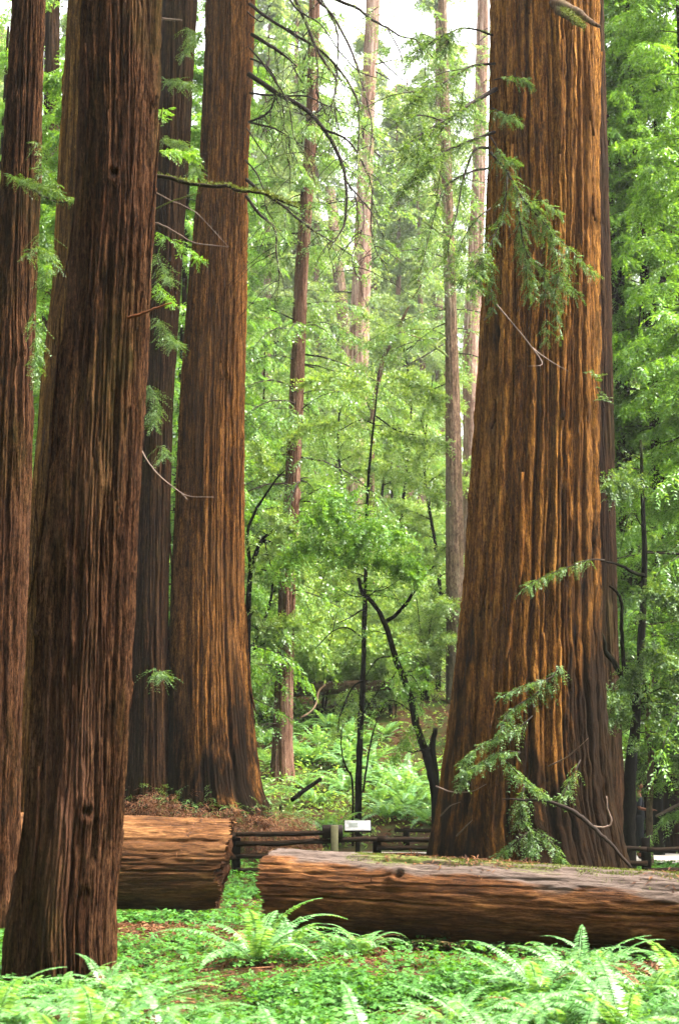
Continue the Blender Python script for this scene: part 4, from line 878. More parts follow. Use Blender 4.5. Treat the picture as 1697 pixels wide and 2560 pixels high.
sapling('understorey_tree', 'black curved stem bowing left from the foot of the massive orange redwood', [
    ([(1090, 2010), (1082, 1955), (1068, 1895), (1052, 1850), (1038, 1800), (1028, 1750), (1010, 1700), (990, 1650), (976, 1600), (962, 1560), (945, 1525), (925, 1500), (905, 1480), (895, 1445)], 30.5, 29.5, [0.115, 0.092, 0.08, 0.07, 0.06, 0.048, 0.035]),
    ([(962, 1557), (990, 1535), (1015, 1508), (1040, 1470), (1060, 1440), (1085, 1415)], 29.9, 29.3, [0.045, 0.035, 0.015]), ([(1090, 1990), (1086, 1930), (1080, 1870), (1088, 1820)], 30.6, 30.4, [0.10, 0.08, 0.05]),
    ([(1008, 1690), (1030, 1690), (1050, 1725)], 30, 29.6, [0.02, 0.008]), ([(976, 1640), (940, 1650), (915, 1690)], 30, 29.4, [0.022, 0.008]), ([(985, 1690), (950, 1720), (905, 1790)], 30, 29.4, [0.018, 0.006]), ([(1075, 1870), (1030, 1880), (1000, 1870)], 30.3, 29.8, [0.022, 0.008])],
    B, [([(900, 1450), (860, 1330), (830, 1290), (770, 1300)], 29.8, 28.4, 130, 1.0, 8, 0.13, 0.04, 0.3), ([(895, 1440), (900, 1340), (950, 1310), (1000, 1350)], 29.8, 28.4, 110, 1.0, 8, 0.13, 0.04, 0.3), ([(890, 1430), (830, 1380), (770, 1370), (710, 1400)], 29.8, 28.4, 120, 0.95, 8, 0.13, 0.04, 0.35),
        ([(895, 1440), (870, 1270), (850, 1240), (800, 1260)], 29.8, 28.4, 100, 0.95, 8, 0.13, 0.04, 0.3), ([(900, 1430), (960, 1400), (1000, 1420), (1040, 1450)], 29.5, 28.6, 110, 0.55, 7, 0.12, 0.036, 0.4), ([(1060, 1440), (1040, 1410), (1000, 1400)], 29.4, 28.8, 60, 0.5, 7, 0.12, 0.036, 0.4),
        ([(1040, 1800), (1010, 1860), (980, 1900)], 30, 29.5, 40, 0.4, 6, 0.1, 0.03, 0.4), ([(1080, 1720), (1040, 1700), (1000, 1740)], 30, 29.5, 36, 0.4, 6, 0.1, 0.03, 0.4)], 'leaf_bright', GS)
sapling('understorey_tree', 'crooked dark sapling close against the right side of the flared trunk', [
    ([(618, 1900), (620, 1600), (622, 1500), (626, 1440), (638, 1390), (655, 1350), (672, 1335)], 32, 31.5, [0.09, 0.075, 0.06, 0.05, 0.03]), ([(626, 1420), (624, 1400), (618, 1340), (632, 1290), (655, 1250), (690, 1200), (712, 1175)], 31.9, 31.3, [0.05, 0.04, 0.03, 0.012]),
    ([(655, 1350), (690, 1360), (740, 1400), (760, 1440)], 31.6, 31, [0.03, 0.012]), ([(660, 1345), (672, 1400), (690, 1440)], 31.6, 31.2, [0.02, 0.008])],
    B, [([(690, 1200), (660, 1150), (640, 1110)], 31.4, 30.8, 70, 0.6, 8, 0.12, 0.036, 0.45), ([(672, 1335), (720, 1370), (760, 1440)], 31.4, 30.8, 90, 0.55, 8, 0.12, 0.036, 0.45), ([(640, 1280), (690, 1290), (730, 1320)], 31.4, 30.8, 70, 0.55, 8, 0.12, 0.036, 0.45)], 'leaf_bay', GS)
sapling('understorey_tree', 'black upright stem hiding most of the standing person', [
    ([(1572, 2120), (1573, 2047), (1576, 1914), (1587, 1819), (1591, 1743), (1599, 1647), (1606, 1514), (1610, 1400), (1606, 1250), (1600, 1100)], 26.9, 26.9, [0.13, 0.125, 0.112, 0.092, 0.075, 0.062, 0.05, 0.025]),
    ([(1583, 1745), (1570, 1715), (1549, 1685), (1530, 1650), (1511, 1628), (1508, 1600), (1496, 1575)], 26.9, 26.2, [0.06, 0.055, 0.045, 0.03]), ([(1562, 1700), (1556, 1640), (1553, 1571), (1552, 1507), (1540, 1480), (1522, 1465)], 26.8, 26.3, [0.045, 0.035, 0.02]),
    ([(1610, 1440), (1580, 1430), (1540, 1410), (1500, 1402)], 26.9, 26.2, [0.04, 0.03, 0.012])],
    B, [([(1606, 1500), (1640, 1480), (1690, 1500)], 26.7, 25.8, 120, 0.6, 8, 0.12, 0.034, 0.4), ([(1600, 1640), (1560, 1740), (1500, 1740)], 26.7, 25.6, 110, 0.55, 8, 0.12, 0.036, 0.3), ([(1600, 1250), (1560, 1200), (1520, 1220)], 26.7, 25.8, 90, 0.6, 8, 0.12, 0.034, 0.4), ([(1590, 1780), (1540, 1790), (1490, 1800)], 26.7, 25.6, 60, 0.45, 8, 0.11, 0.034, 0.3), ([(1600, 1620), (1650, 1640), (1700, 1680)], 26.7, 25.6, 120, 0.6, 8, 0.12, 0.034, 0.3)], 'leaf_near', GS)
sapling('understorey_tree', 'dark stem leaning right toward the right edge of the photo', [
    ([(1640, 2010), (1640, 1914), (1636, 1781), (1633, 1690), (1640, 1600), (1645, 1476), (1655, 1380), (1668, 1280), (1684, 1214), (1700, 1170), (1730, 1090)], 34, 33, [0.15, 0.14, 0.13, 0.12, 0.11, 0.08]),
    ([(1645, 1500), (1640, 1300), (1640, 1060), (1637, 890), (1633, 757), (1622, 745), (1600, 770), (1590, 900)], 34, 33, [0.07, 0.06, 0.05, 0.035, 0.015]), ([(1634, 750), (1650, 700), (1662, 650)], 33.2, 32.6, [0.03, 0.012]), ([(1633, 760), (1670, 770), (1700, 775)], 33.2, 32.6, [0.025, 0.01])],
    B, [([(1640, 1050), (1680, 1000), (1720, 1020)], 33.5, 32, 130, 0.7, 8, 0.13, 0.038, 0.35), ([(1645, 1350), (1600, 1330), (1550, 1360)], 33.5, 32, 110, 0.6, 8, 0.13, 0.038, 0.35), ([(1640, 900), (1600, 860), (1550, 900)], 33.5, 32, 120, 0.7, 8, 0.13, 0.038, 0.35), ([(1640, 760), (1680, 830), (1710, 860)], 33.5, 32, 130, 0.7, 8, 0.13, 0.038, 0.35)], 'leaf_bright', GS)
sapling('understorey_tree', 'slim mossy stem just right of the standing person', [
    ([(1622, 2075), (1624, 1960), (1626, 1876), (1618, 1819), (1624, 1743), (1632, 1660), (1628, 1560)], 30.4, 30.2, [0.075, 0.07, 0.065, 0.05, 0.03])],
    M['bark_patch'], [([(1624, 1740), (1660, 1720), (1700, 1760)], 30.2, 29.2, 90, 0.5, 8, 0.11, 0.034, 0.3), ([(1624, 1860), (1660, 1850), (1700, 1900)], 30.2, 29.4, 60, 0.45, 8, 0.11, 0.034, 0.3), ([(1626, 1620), (1580, 1600), (1550, 1640)], 30.2, 29.4, 60, 0.45, 8, 0.11, 0.034, 0.3)], 'leaf_near', GS)
sapling('leaning_tree', 'grey mossy stem leaning right across the misty gap above the shrubs', [
    ([(930, 1080), (945, 960), (960, 890), (985, 850), (1005, 800), (1030, 750), (1050, 715), (1075, 660)], 62, 60, [0.13, 0.11, 0.09, 0.05, 0.015]), ([(985, 850), (1000, 830), (1060, 850)], 61, 60, [0.04, 0.02])],
    M['bark_pale'], [([(1060, 690), (1080, 640), (1100, 600)], 60, 59, 60, 0.8, 6, 0.18, 0.05, 0.3), ([(1010, 790), (960, 740), (920, 760)], 61, 59, 70, 0.8, 6, 0.18, 0.05, 0.3), ([(1040, 730), (1080, 700), (1110, 740)], 61, 59, 70, 0.8, 6, 0.18, 0.05, 0.3)], 'leaf_far', GM)
sapling('understorey_tree', 'dead bare stem curving up beside the thin upright one', [
    ([(882, 1985), (878, 1940), (866, 1920), (856, 1890), (853, 1850), (856, 1810)], 35.8, 35.6, [0.03, 0.028, 0.02, 0.01]), ([(866, 1920), (860, 1925), (855, 1890)], 35.7, 35.6, [0.012, 0.006])], B, None, None, GS)

# young conifers of the thicket and conifers up the slope: a few models, copied
def conifer(seed, H, nb, L0, L1, m, tl, nl, ll, lw, zlow, trunk_r, leaf, bark, hang=0.4, droop=0.45):
    rng = np.random.RandomState(seed); t = bpy.data.objects.new('conifer', None); COL.objects.link(t)
    zs = np.linspace(-0.5, H, 60); C = np.stack([0.15 * np.sin(zs * 0.2 + seed), 0 * zs, zs], -1); C[:, 0] -= C[0, 0]
    V, F = bark_shell(C, trunk_r * (1 - 0.85 * np.clip(zs / H, 0, 1)), 32, seed, cell=0.1, depth_=0.02, base_z=0)
    link('trunk', mesh_data('trunk', V, F, bark, True), t)
    lv, wd = crown(rng, nb, zlow, H, L0, L1, m, tl, nl, ll, lw, droop=droop, hang=hang, br=0.03)
    link('crown', crown_data('crown', lv, wd, leaf, M['twig']), t)
    return t
YOUNG = [conifer(900, 16, 120, 2.4, 0.4, 34, 0.62, 7, 0.13, 0.038, 1.2, 0.13, M['leaf_bright'], M['bark_dark']), conifer(901, 20, 130, 2.8, 0.6, 34, 0.7, 7, 0.14, 0.04, 2.0, 0.16, M['leaf_bright'], M['bark_dark']), conifer(902, 24, 140, 3.2, 1.0, 34, 0.7, 7, 0.14, 0.042, 3.0, 0.2, M['leaf_bright'], M['bark_dark'])]
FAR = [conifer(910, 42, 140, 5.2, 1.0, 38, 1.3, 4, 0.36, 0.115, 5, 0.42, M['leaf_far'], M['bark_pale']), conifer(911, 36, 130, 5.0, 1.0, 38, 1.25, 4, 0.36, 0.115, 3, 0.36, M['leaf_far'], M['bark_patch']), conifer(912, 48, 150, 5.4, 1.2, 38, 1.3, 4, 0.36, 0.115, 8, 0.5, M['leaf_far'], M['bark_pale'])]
used = set()
def put(protos, k, x, y, rz, s, label, cat, group):
    o = protos[k]; z = float(gz(x, y))
    if (id(protos), k) not in used:
        used.add((id(protos), k)); o.location = (x, y, z); o.rotation_euler = (0, 0, rz); o.scale = (s,) * 3; tag(o, label, cat, group); return o
    c = copy_tree(o, (x, y, z), rz, s, group, label); c['category'] = cat; return c
rng = np.random.RandomState(95)
YL = [(1562, 35.2, 2, 1.0, 'r'), (1606, 35.5, 1, 1.15, 'r'), (1645, 34.9, 2, 1.0, 'r'), (1692, 35.3, 1, 1.2, 'r'), (1760, 30.5, 2, 0.95, 'r'), (1600, 50, 2, 0.9, 'r'), (1690, 54, 1, 1.0, 'r'), (1540, 56, 0, 1.0, 'r'), (1730, 31, 0, 0.8, 'r'),
      (455, 37, 1, 1.1, 'l'), (180, 36, 1, 1.1, 'l'), (120, 33, 1, 1.05, 'l'), (500, 44, 2, 1.2, 'l'), (440, 46, 2, 1.0, 'l'), (150, 45, 1, 1.0, 'l'), (90, 50, 2, 1.0, 'l'), (20, 42, 1, 1.0, 'l'), (-30, 36, 2, 1.0, 'l'), (640, 50, 0, 0.95, 'l'), (600, 58, 2, 1.0, 'l'), (1080, 66, 0, 0.8, 'm'), (980, 74, 0, 0.7, 'm'), (740, 68, 1, 0.7, 'm')]
LABY = {'r': ('young conifer with drooping sprays in the dense thicket right of the massive orange redwood', 'conifers of the right thicket'), 'l': ('young conifer seen in the gaps between the big trunks on the left', 'conifers between the left trunks'), 'm': ('young conifer on the slope in the middle of the clearing', 'conifers in the middle clearing')}
for px, Y, k, s_, w in YL:
    put(YOUNG, k, P(px, 1400, Y)[0], Y, rng.uniform(0, 6.28), s_ * rng.uniform(0.92, 1.08), LABY[w][0], 'tree', LABY[w][1])
FL = []
for px, Y in ((520, 118), (570, 104), (620, 132), (660, 108), (700, 150), (735, 116), (770, 140), (985, 112), (1020, 138), (1050, 104), (1085, 124), (1120, 150), (1000, 165), (740, 170), (690, 128), (790, 112), (845, 138), (930, 112), (965, 150), (1060, 160), (640, 165), (560, 150), (712, 122), (765, 128), (1000, 105), (1062, 128), (1105, 112)):
    FL.append((P(px, 1000, Y)[0], Y))
for px, Y in ((800, 128), (835, 150), (880, 122), (920, 146), (955, 128), (850, 168), (905, 168)):
    put(FAR, 1, P(px, 1000, Y)[0], Y, px * 0.7, 0.55 if px != 955 else 0.8, 'short pale conifer in the brightest misty part of the gap', 'tree', 'conifers in the misty gap')
tries = 0
while len(FL) < 50 and tries < 3000:
    tries += 1
    Y = rng.uniform(72, 170); px = rng.uniform(-150, 1850); x = P(px, 1000, Y)[0]
    if 500 < px < 1150 and Y < 100: continue
    if px > 900 and Y < 92 + 0.01 * (px - 900): continue
    if 800 < px < 960 and Y < 120: continue
    if any((x - a) ** 2 + (Y - b_) ** 2 < 26 for a, b_ in FL): continue
    FL.append((x, Y))
for i, (x, Y) in enumerate(FL):
    put(FAR, i % 3, x, Y, rng.uniform(0, 6.28), rng.uniform(0.8, 1.12), 'tall pale green conifer fading into the mist up the slope', 'tree', 'conifers up the misty slope')

# broad leaved shrubs
def shrub(seed, H, W, ns, leaf, ll, lw):
    rng = np.random.RandomState(seed); t = bpy.data.objects.new('shrub', None); COL.objects.link(t); wd, lf = [], []
    for i in range(ns):
        a = rng.uniform(0, 6.28); h = H * rng.uniform(0.6, 1.1); o = W * rng.uniform(0.2, 0.8)
        p = [np.array([0.1 * math.cos(a), 0.1 * math.sin(a), -0.1]), np.array([o * 0.3 * math.cos(a), o * 0.3 * math.sin(a), h * 0.45]), np.array([o * 0.7 * math.cos(a), o * 0.7 * math.sin(a), h * 0.8]), np.array([o * math.cos(a), o * math.sin(a), h])]
        wd.append(tube(smoothpoly(p, 4), [0.035, 0.02, 0.008], 5)); lf.append(leafy(rng, p, 75, W * 0.42, 8, ll * 0.85, lw * 0.9, hang=0.1, s0=0.2, side=1.0, flat=1.3, jit=0.7, vert=1.0))
        for _ in range(3):
            b_ = a + rng.normal(0, 0.9); q0 = smoothpoly(p, 4)[rng.randint(4, 10)]; q = [q0, q0 + np.array([math.cos(b_), math.sin(b_), 0.25]) * W * 0.35, q0 + np.array([math.cos(b_), math.sin(b_), 0.1]) * W * 0.7]
            wd.append(tube(smoothpoly(q, 4), [0.015, 0.006], 4)); lf.append(leafy(rng, q, 60, W * 0.35, 8, ll * 0.85, lw * 0.9, hang=0.1, s0=0.1, side=1.0, flat=1.3, jit=0.7, vert=1.0))
    link('stems', mesh_data('stems', *join(wd), M['bark_black']), t); link('foliage', mesh_data('foliage', *join(lf), M[leaf]), t); return t
SHR = [shrub(920, 3.2, 1.9, 7, 'leaf_bay', 0.15, 0.05), shrub(921, 2.2, 1.6, 7, 'leaf_bright', 0.14, 0.048), shrub(922, 4.2, 2.2, 8, 'leaf_bay', 0.16, 0.05), shrub(923, 1.5, 1.2, 6, 'leaf_far', 0.13, 0.045)]
SL = [(800, 50, 2), (890, 54, 2), (980, 50, 0), (1060, 52, 2), (1000, 60, 2), (930, 64, 2), (850, 62, 0), (760, 58, 2), (700, 60, 2), (660, 50, 0), (770, 56, 0), (1040, 56, 2), (1100, 66, 2), (700, 70, 2), (800, 72, 2), (960, 74, 2), (1050, 76, 2), (880, 82, 2), (600, 52, 2), (430, 40, 0), (440, 60, 2), (120, 60, 2),
      (1560, 40, 0), (1610, 37, 1), (1670, 38.5, 0), (1720, 36, 2), (1790, 30, 3), (1560, 44, 2), (1640, 48, 2), (1590, 56, 2), (1700, 54, 2), (1630, 60, 2)]
for i, (px, Y, k) in enumerate(SL):
    w = 'right' if px > 1500 else ('left' if px < 500 else 'middle')
    lab = {'right': 'leafy bush in the thicket at the right, beyond the massive trunk', 'left': 'leafy bush glimpsed between the big trunks on the left', 'middle': 'broad leafy bush on the slope behind the fence'}[w]
    put(SHR, k, P(px, 1600, Y)[0], Y, rng.uniform(0, 6.28), rng.uniform(0.8, 1.2), lab, 'bush', 'bushes ' + w)

def bay_tree(seed, H, W):
    rng = np.random.RandomState(seed); t = bpy.data.objects.new('broadleaf_tree', None); COL.objects.link(t); wd, lf = [], []
    tp = smoothpoly([(0, 0, -0.2), (rng.normal(0, .2), rng.normal(0, .2), H * .35), (rng.normal(0, .5), rng.normal(0, .5), H * .7), (rng.normal(0, .8), rng.normal(0, .8), H)], 6)
    V, F = tube(tp, np.linspace(0.11, 0.02, len(tp)), 8); link('trunk', mesh_data('trunk', V, F, M['bark_black'], True), t)
    for i in range(26):
        s = rng.uniform(0.25, 1.0); q0 = tp[int(s * (len(tp) - 1))]; a = rng.uniform(0, 6.28); L = W * rng.uniform(0.5, 1.1) * (1.15 - 0.6 * s)
        q = [q0, q0 + np.array([math.cos(a), math.sin(a), 0.5]) * L * 0.5, q0 + np.array([math.cos(a + .3), math.sin(a + .3), 0.45]) * L]
        wd.append(tube(smoothpoly(q, 4), [0.03, 0.008], 5)); lf.append(leafy(rng, q, 110, 0.85, 8, 0.12, 0.042, hang=0.1, s0=0.1, side=1.0, flat=1.3, jit=0.7, vert=1.0))
    link('crown', crown_data('crown', join(lf), join(wd), M['leaf_bay'], M['bark_black']), t); return t
BAY = [bay_tree(940, 11, 3.0), bay_tree(941, 8.5, 2.6), bay_tree(942, 13, 3.2)]
for px, Y, k in ((640, 52, 0), (872, 60, 2), (1092, 54, 2), (750, 63, 2), (940, 66, 0), (605, 44, 1), (1010, 62, 2), (690, 72, 2), (820, 74, 0), (1570, 47, 0), (1650, 45, 2), (1720, 48, 0)):
    if px > 1500: lab, g_ = 'broad leaved tree deep in the thicket right of the massive trunk', 'broad leaved trees of the thicket'
    else: lab, g_ = 'airy broad leaved tree with small bright leaves on the slope of the clearing', 'broad leaved trees on the slope'
    put(BAY, k, P(px, 1600, Y)[0], Y, rng.uniform(0, 6.28), rng.uniform(0.9, 1.15), lab, 'tree', g_)

# fallen and leaning dead wood beyond the fence
def stick(name, label, pts, a, b_, r, mat, cat='branch', sides=9):
    p = smoothpoly(pl(pts, a, b_), 5); o = obj(name, *tube(p, r, sides, 3, 0.2), mat, origin=p[0], smooth=True); return tag(o, label, cat)
stick('mossy_log', 'long dark mossy log lying across the slope behind the thin upright stem', [(560, 1722), (640, 1720), (760, 1722), (880, 1716), (985, 1712)], 50, 49.5, [0.22, 0.26, 0.26, 0.22, 0.17], M['bark_patch'], 'log', 14)
stick('mossy_branch', 'yellow green curved branch hanging off the mossy slope log', [(812, 1712), (796, 1730), (790, 1760), (775, 1780), (750, 1795)], 48.8, 47.0, [0.03, 0.036, 0.03, 0.018], M['bark_patch'])
stick('dead_stick', 'straight dark dead stick leaning out of the ground right of the flared trunk', [(730, 2000), (762, 1975), (802, 1948)], 31.0, 31.6, [0.05, 0.05, 0.04], M['bark_black'])
stick('dead_log', 'pale dead branch lying among the plants at the right edge', [(1640, 2040), (1700, 2010), (1760, 1990)], 30.5, 31.5, [0.03, 0.035, 0.035], M['twig_pale'])
stick('mossy_log', 'dark mossy log under the thicket at the right edge', [(1640, 1990), (1700, 1975), (1790, 1970)], 36.5, 37.5, [0.3, 0.33, 0.33], M['bark_black'], 'log', 14)

# ------------------------------------------------------------------ fences, post, sign
def box(x0, x1, y0, y1, z0, z1, bev=0.008, top_in=0.0):
    """a slightly chamfered box"""
    b_ = bev; ring = [(x0 + b_, y0), (x1 - b_, y0), (x1, y0 + b_), (x1, y1 - b_), (x1 - b_, y1), (x0 + b_, y1), (x0, y1 - b_), (x0, y0 + b_)]
    cx, cy = (x0 + x1) / 2, (y0 + y1) / 2; V = []
    for z, s in ((z0, 1.0), (z1 - b_, 1.0), (z1, 1 - 2 * b_ / max(1e-6, min(x1 - x0, y1 - y0)))):
        V += [(cx + (x - cx) * s, cy + (y - cy) * s, z) for x, y in ring]
    V += [(cx, cy, z0), (cx, cy, z1)]; F = []
    for l in range(2):
        for i in range(8):
            j = (i + 1) % 8; F.append((l * 8 + i, l * 8 + j, l * 8 + 8 + j, l * 8 + 8 + i))
    for i in range(0, 8, 2):
        F.append((24, (i + 2) % 8, (i + 1) % 8, i)); F.append((25, 16 + i, 16 + (i + 1) % 8, 16 + (i + 2) % 8))
    return np.array(V, float), np.array(F)
def fence(Y, posts, rails, label, seed, h=0.8, r=0.055):
    x0 = P(posts[0], 2100, Y)[0]; t = thing('rail_fence', (x0, Y, float(gz(x0, Y))), label, 'fence', 'split rail fences')
    rg = np.random.RandomState(seed)
    for px in posts:
        x = P(px, 2100, Y)[0]; g = float(gz(x, Y)); hw = 0.075
        obj('post', *box(x - hw, x + hw, Y - hw, Y + hw, g - 0.2, h + rg.uniform(-0.03, 0.03), 0.012), M['fence_dark'], t)
    for (pa, pb, za, zb) in rails:
        xa, xb = P(pa, 2100, Y)[0], P(pb, 2100, Y)[0]; n = 14; s = np.linspace(0, 1, n)
        p = np.stack([xa + (xb - xa) * s, Y - 0.085 + rg.normal(0, 0.008, n), za + (zb - za) * s + rg.normal(0, 0.007, n)], -1)
        V, F = tube(p, r * rg.uniform(0.85, 1.1, n), 8, seed, 0.2); obj('rail', V, F, M['fence'], t, smooth=False)
fence(26.0, [-110, 240, 591, 942, 1293, 1612, 1900], [(-110, 240, .88, .88), (240, 591, .88, .88), (-110, 240, .5, .5), (240, 591, .5, .5), (575, 836, .89, .92), (591, 942, .72, .82), (591, 942, .52, .54), (591, 942, .28, .30), (942, 1293, .80, .80), (942, 1293, .66, .66), (942, 1293, .53, .52), (1293, 1612, .75, .64), (1293, 1612, .45, .4), (1612, 1900, .63, .65), (1612, 1900, .28, .26)],
      'dark split rail fence just behind the logs, on the near side of the path', 41, 0.83, 0.045)
fence(35.6, [500, 793, 1015, 1240, 1660, 1900], [(500, 793, .72, .70), (765, 1015, .52, .55), (985, 1240, .73, .73), (985, 1240, .50, .50), (1240, 1660, .7, .7), (1500, 1660, .4, .4), (1660, 1900, .7, .7), (1660, 1900, .4, .4)],
      'lower rail fence behind the sign on the far side of the path', 42, 0.78, 0.05)
x = P(836, 2100, 25.7)[0]
t = thing('trail_post', (x, 25.7, 0), 'light olive wooden post carrying a dark box beside the near fence', 'post')
obj('post', *box(x - 0.065, x + 0.065, 25.64, 25.76, -0.2, 1.06, 0.01), M['olive'], t)
obj('map_box', *box(x - 0.22, x + 0.15, 25.763, 25.90, 0.83, 1.065, 0.01), M['box'], t)
def panel_mat():
    n = NT('sign_panel'); tc = n.n('ShaderNodeTexCoord').outputs['Object']
    f = n.noise(tc, 9, 3, 0.5); c = n.ramp(f, [(0.40, (0.40, 0.38, 0.37)), (0.62, (0.28, 0.27, 0.27))])
    p = n.n('ShaderNodeBsdfPrincipled'); p.inputs['Roughness'].default_value = 0.25; n.l(c, p.inputs['Base Color']); n.l(p.outputs[0], n.out.inputs[0]); return n.m
M['panel'] = panel_mat()
c = P(894, 2060, 33.9)
t = thing('information_sign', (c[0], 34.0, float(gz(c[0], 34.0))), 'slanted white information panel on a dark post beyond the near fence', 'sign')
def slab(c, w, d, th, tilt, mat, name, off=0.0):
    V, F = box(-w / 2, w / 2, -d / 2, d / 2, -th / 2 + off, th / 2 + off, 0.006)
    ct, st_ = math.cos(tilt), math.sin(tilt); W = V.copy(); W[:, 1] = V[:, 1] * ct - V[:, 2] * st_; W[:, 2] = V[:, 1] * st_ + V[:, 2] * ct
    sk = W.copy(); return obj(name, sk + c, F, mat, t)
cc = np.array([c[0], 34.0, 0.86])
slab(cc, 0.64, 0.42, 0.035, 0.62, M['fence_dark'], 'frame'); slab(cc, 0.60, 0.38, 0.01, 0.62, M['panel'], 'panel', 0.0265)
slab(cc + np.array([-0.10, 0.0, 0.0]), 0.22, 0.18, 0.006, 0.62, plain_mat('printed_map', (0.16, 0.17, 0.15), 0.4, 0.2, 30, bump=0), 'printed_map', 0.0335)
obj('post', *box(c[0] - 0.055, c[0] + 0.055, 33.96, 34.08, -0.2, 0.83, 0.01), M['fence_dark'], t)
x = P(702, 2040, 30.0)[0]
V, F = box(x - 0.035, x + 0.035, 29.97, 30.03, float(gz(x, 30)) - 0.2, P(702, 2011, 30.0)[2], 0.01)
o = obj('marker_post', V, F, M['fence'], origin=(x, 30, float(gz(x, 30)))); tag(o, 'slim weathered marker stake right of the flared trunk', 'post')

# ------------------------------------------------------------------ the visitor standing on the path
def skin(name, verts, edges, root, mat, parent, sub=2):
    """one smooth continuous body grown along a skeleton of joints (x, y, z, radius)"""
    me = bpy.data.meshes.new(name); me.from_pydata([v[:3] for v in verts], edges, []); o = link(name, me)
    o.modifiers.new('skin', 'SKIN'); sd = o.modifiers.new('sub', 'SUBSURF'); sd.levels = sub; sd.render_levels = sub
    for i, v in enumerate(verts):
        d = me.skin_vertices[0].data[i]; d.radius = (v[3], v[4] if len(v) > 4 else v[3]); d.use_root = i == root
    bpy.context.view_layer.update(); dg = bpy.context.evaluated_depsgraph_get()
    m2 = bpy.data.meshes.new_from_object(o.evaluated_get(dg)); m2.materials.clear(); m2.materials.append(mat)
    m2.polygons.foreach_set('use_smooth', np.ones(len(m2.polygons), bool))
    bpy.data.objects.remove(o, do_unlink=True); bpy.data.meshes.remove(me); m2.name = name
    return link(name, m2, parent)
def visitor(px, Y):
    x = P(px, 2000, Y)[0]; t = thing('person', (x, Y, float(gz(x, Y)) + 0.05), 'person in dark clothes with grey sleeves, half hidden behind a black stem', 'person')
    sk = plain_mat('skin', (0.16, 0.065, 0.036), 0.5, 0.08, 20, bump=0.0); dk = plain_mat('dark_jacket', (0.008, 0.009, 0.012), 0.8, 0.3, 30); gr = plain_mat('grey_sleeve', (0.035, 0.04, 0.052), 0.85, 0.25, 30)
    tr = plain_mat('dark_trousers', (0.010, 0.011, 0.014), 0.85, 0.3, 30); hr = plain_mat('dark_hair', (0.006, 0.004, 0.003), 0.5, 0.4, 60); sh = plain_mat('shoes', (0.02, 0.018, 0.016), 0.7, 0.3, 20)
    V = [(0, 0, .93, .07), (0, 0, 1.12, .08), (.005, 0, 1.30, .10), (0, 0, 1.43, .075), (.012, 0, 1.50, .052), (.035, 0, 1.565, .066), (.03, 0, 1.63, .086), (.022, 0, 1.685, .058)]
    E = [(0, 1), (1, 2), (2, 3), (3, 4), (4, 5), (5, 6), (6, 7)]
    def add(pts, frm):
        for q in pts:
            V.append(q); E.append((frm, len(V) - 1)); frm = len(V) - 1
        return frm
    add([(.115, 0, 1.61, .018), (.135, 0, 1.60, .010)], 6)                       # nose
    for s in (-1, 1):
        w = add([(0, s * .165, 1.385, .062), (-.02, s * .215, 1.12, .042), (.20, s * .175, 1.085, .029), (.275, s * .165, 1.09, .034, .02)], 2)
        for k, (dy, L) in enumerate(((-.026, .062), (-.009, .074), (.009, .070), (.025, .055))):
            add([(.315, s * .165 + dy, 1.09, .010), (.315 + L * .6, s * .165 + dy * 1.1, 1.083, .009), (.315 + L, s * .165 + dy * 1.1, 1.065, .007)], w)
        add([(.265, s * .165 - s * .035, 1.105, .011), (.305, s * .165 - s * .05, 1.11, .009)], w - 1)  # thumb
        add([(0, s * .09, .85, .06), (.02, s * .10, .48, .056), (-.015, s * .10, .10, .04), (.05, s * .105, .045, .034), (.13, s * .11, .035, .028)], 0)
    body = skin('body', V, E, 0, sk, t)
    skin('jacket', [(0, 0, .78, .15, .135), (0, 0, .95, .155, .14), (0, 0, 1.12, .15), (.005, 0, 1.30, .16), (0, 0, 1.42, .10), (0, -.15, 1.39, .08), (0, .15, 1.39, .08)], [(0, 1), (1, 2), (2, 3), (3, 4), (3, 5), (3, 6)], 0, dk, t)
    for s in (-1, 1):
        skin('sleeve', [(0, s * .17, 1.385, .075), (-.01, s * .195, 1.25, .062), (-.02, s * .215, 1.14, .056)], [(0, 1), (1, 2)], 0, gr, t)
        skin('shoe', [(-.03, s * .10, .07, .052), (.06, s * .105, .05, .05), (.15, s * .11, .04, .04)], [(0, 1), (1, 2)], 0, sh, t)
    skin('trousers', [(0, 0, 1.02, .135), (0, 0, .90, .15), (0, -.09, .82, .10), (.02, -.10, .48, .074), (-.015, -.10, .13, .06), (0, .09, .82, .10), (.02, .10, .48, .074), (-.015, .10, .13, .06)], [(0, 1), (1, 2), (2, 3), (3, 4), (1, 5), (5, 6), (6, 7)], 0, tr, t)
    skin('hair', [(-.045, 0, 1.56, .055), (-.03, 0, 1.63, .082), (.0, 0, 1.685, .078), (.055, 0, 1.705, .045)], [(0, 1), (1, 2), (2, 3)], 1, hr, t)
    for s in (-1, 1):
        link('eye', mesh_data('eye', *tube([(.098, s * .032, 1.628), (.108, s * .034, 1.628)], [.011, .007], 8), hr), t)
        link('ear', mesh_data('ear', *tube([(.015, s * .084, 1.595), (.008, s * .094, 1.625)], [.014, .018], 8), sk, True), t)
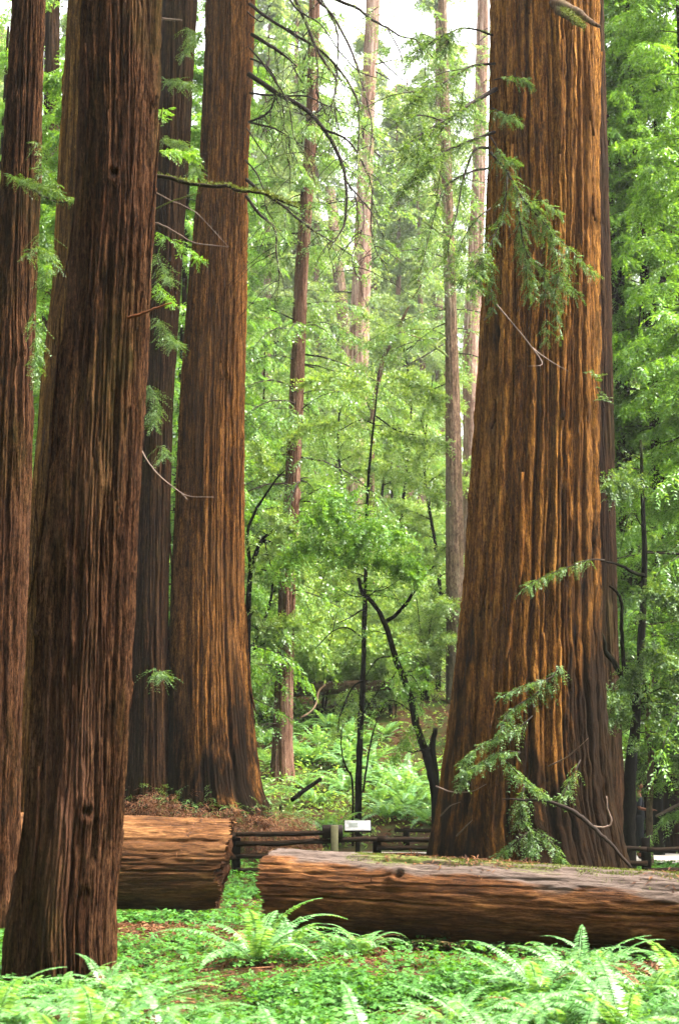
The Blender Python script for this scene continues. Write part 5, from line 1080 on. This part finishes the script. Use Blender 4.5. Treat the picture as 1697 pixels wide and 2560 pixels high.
    link('mouth', mesh_data('mouth', *tube([(.098, -.022, 1.558), (.106, 0, 1.557), (.098, .022, 1.558)], .006, 6), plain_mat('lips', (0.14, 0.04, 0.03), 0.5, 0.1, bump=0)), t)
visitor(1593, 32.6)

# ------------------------------------------------------------------ unseen wood added all round to block low sky light
def shading_wood():
    rng = np.random.RandomState(1200); lf, wd = [], []; n = 0; pts = []
    tries = 0
    while n < 120 and tries < 6000:
        tries += 1
        x, y = rng.uniform(-50, 50), rng.uniform(-55, 34)
        if y > -7 and abs(x) < 15 + max(0, y) * 0.25: continue
        if x > 0 and y > 27: continue
        if any((x - a) ** 2 + (y - b) ** 2 < 9 for a, b in pts): continue
        pts.append((x, y)); n += 1
        H = rng.uniform(16, 26) if rng.rand() < 0.5 else rng.uniform(30, 44); g = float(gz(x, y))
        if x > 0 and y > 0: H = rng.uniform(18, 25)
        lv, w = crown(rng, 70, g + rng.uniform(0.5, 3), g + H, 3.8, 1.2, 10, 1.4, 4, 0.85, 0.36, cx=x, cy=y, br=0.05)
        lf.append(lv); wd.append(tube([(x, y, g - 0.3), (x, y, g + H * 0.5), (x, y, g + H)], [0.45, 0.3, 0.08], 10))
    o = obj('shading_forest', *join(lf), M['leaf_mid']); tag(o, 'unseen conifer wood added round the clearing to block sky light', kind='stuff')
    w = obj('shading_trunks', *join(wd), M['bark_dark'], o); w['kind'] = 'stuff'
shading_wood()

# ------------------------------------------------------------------ air
def haze(density):
    zt = -1e9
    for o in COL.objects:
        if o.type == 'MESH':
            m = np.array(o.matrix_world) if o.parent is None else np.array(o.parent.matrix_basis @ o.matrix_basis)
            zt = max(zt, max((Matrix(m) @ Vector(c)).z for c in o.bound_box))
    V, F = box(-330, 330, -210, 430, -4.5, zt + 2, 0.5)
    n = NT('haze'); v = n.n('ShaderNodeVolumePrincipled'); v.inputs['Color'].default_value = (0.95, 0.98, 0.96, 1)
    v.inputs['Density'].default_value = density; v.inputs['Anisotropy'].default_value = 0.2
    n.l(v.outputs[0], n.out.inputs['Volume'])
    o = obj('haze', V, F, n.m); tag(o, 'thin pale mist filling the forest', kind='stuff')
haze(0.00021)
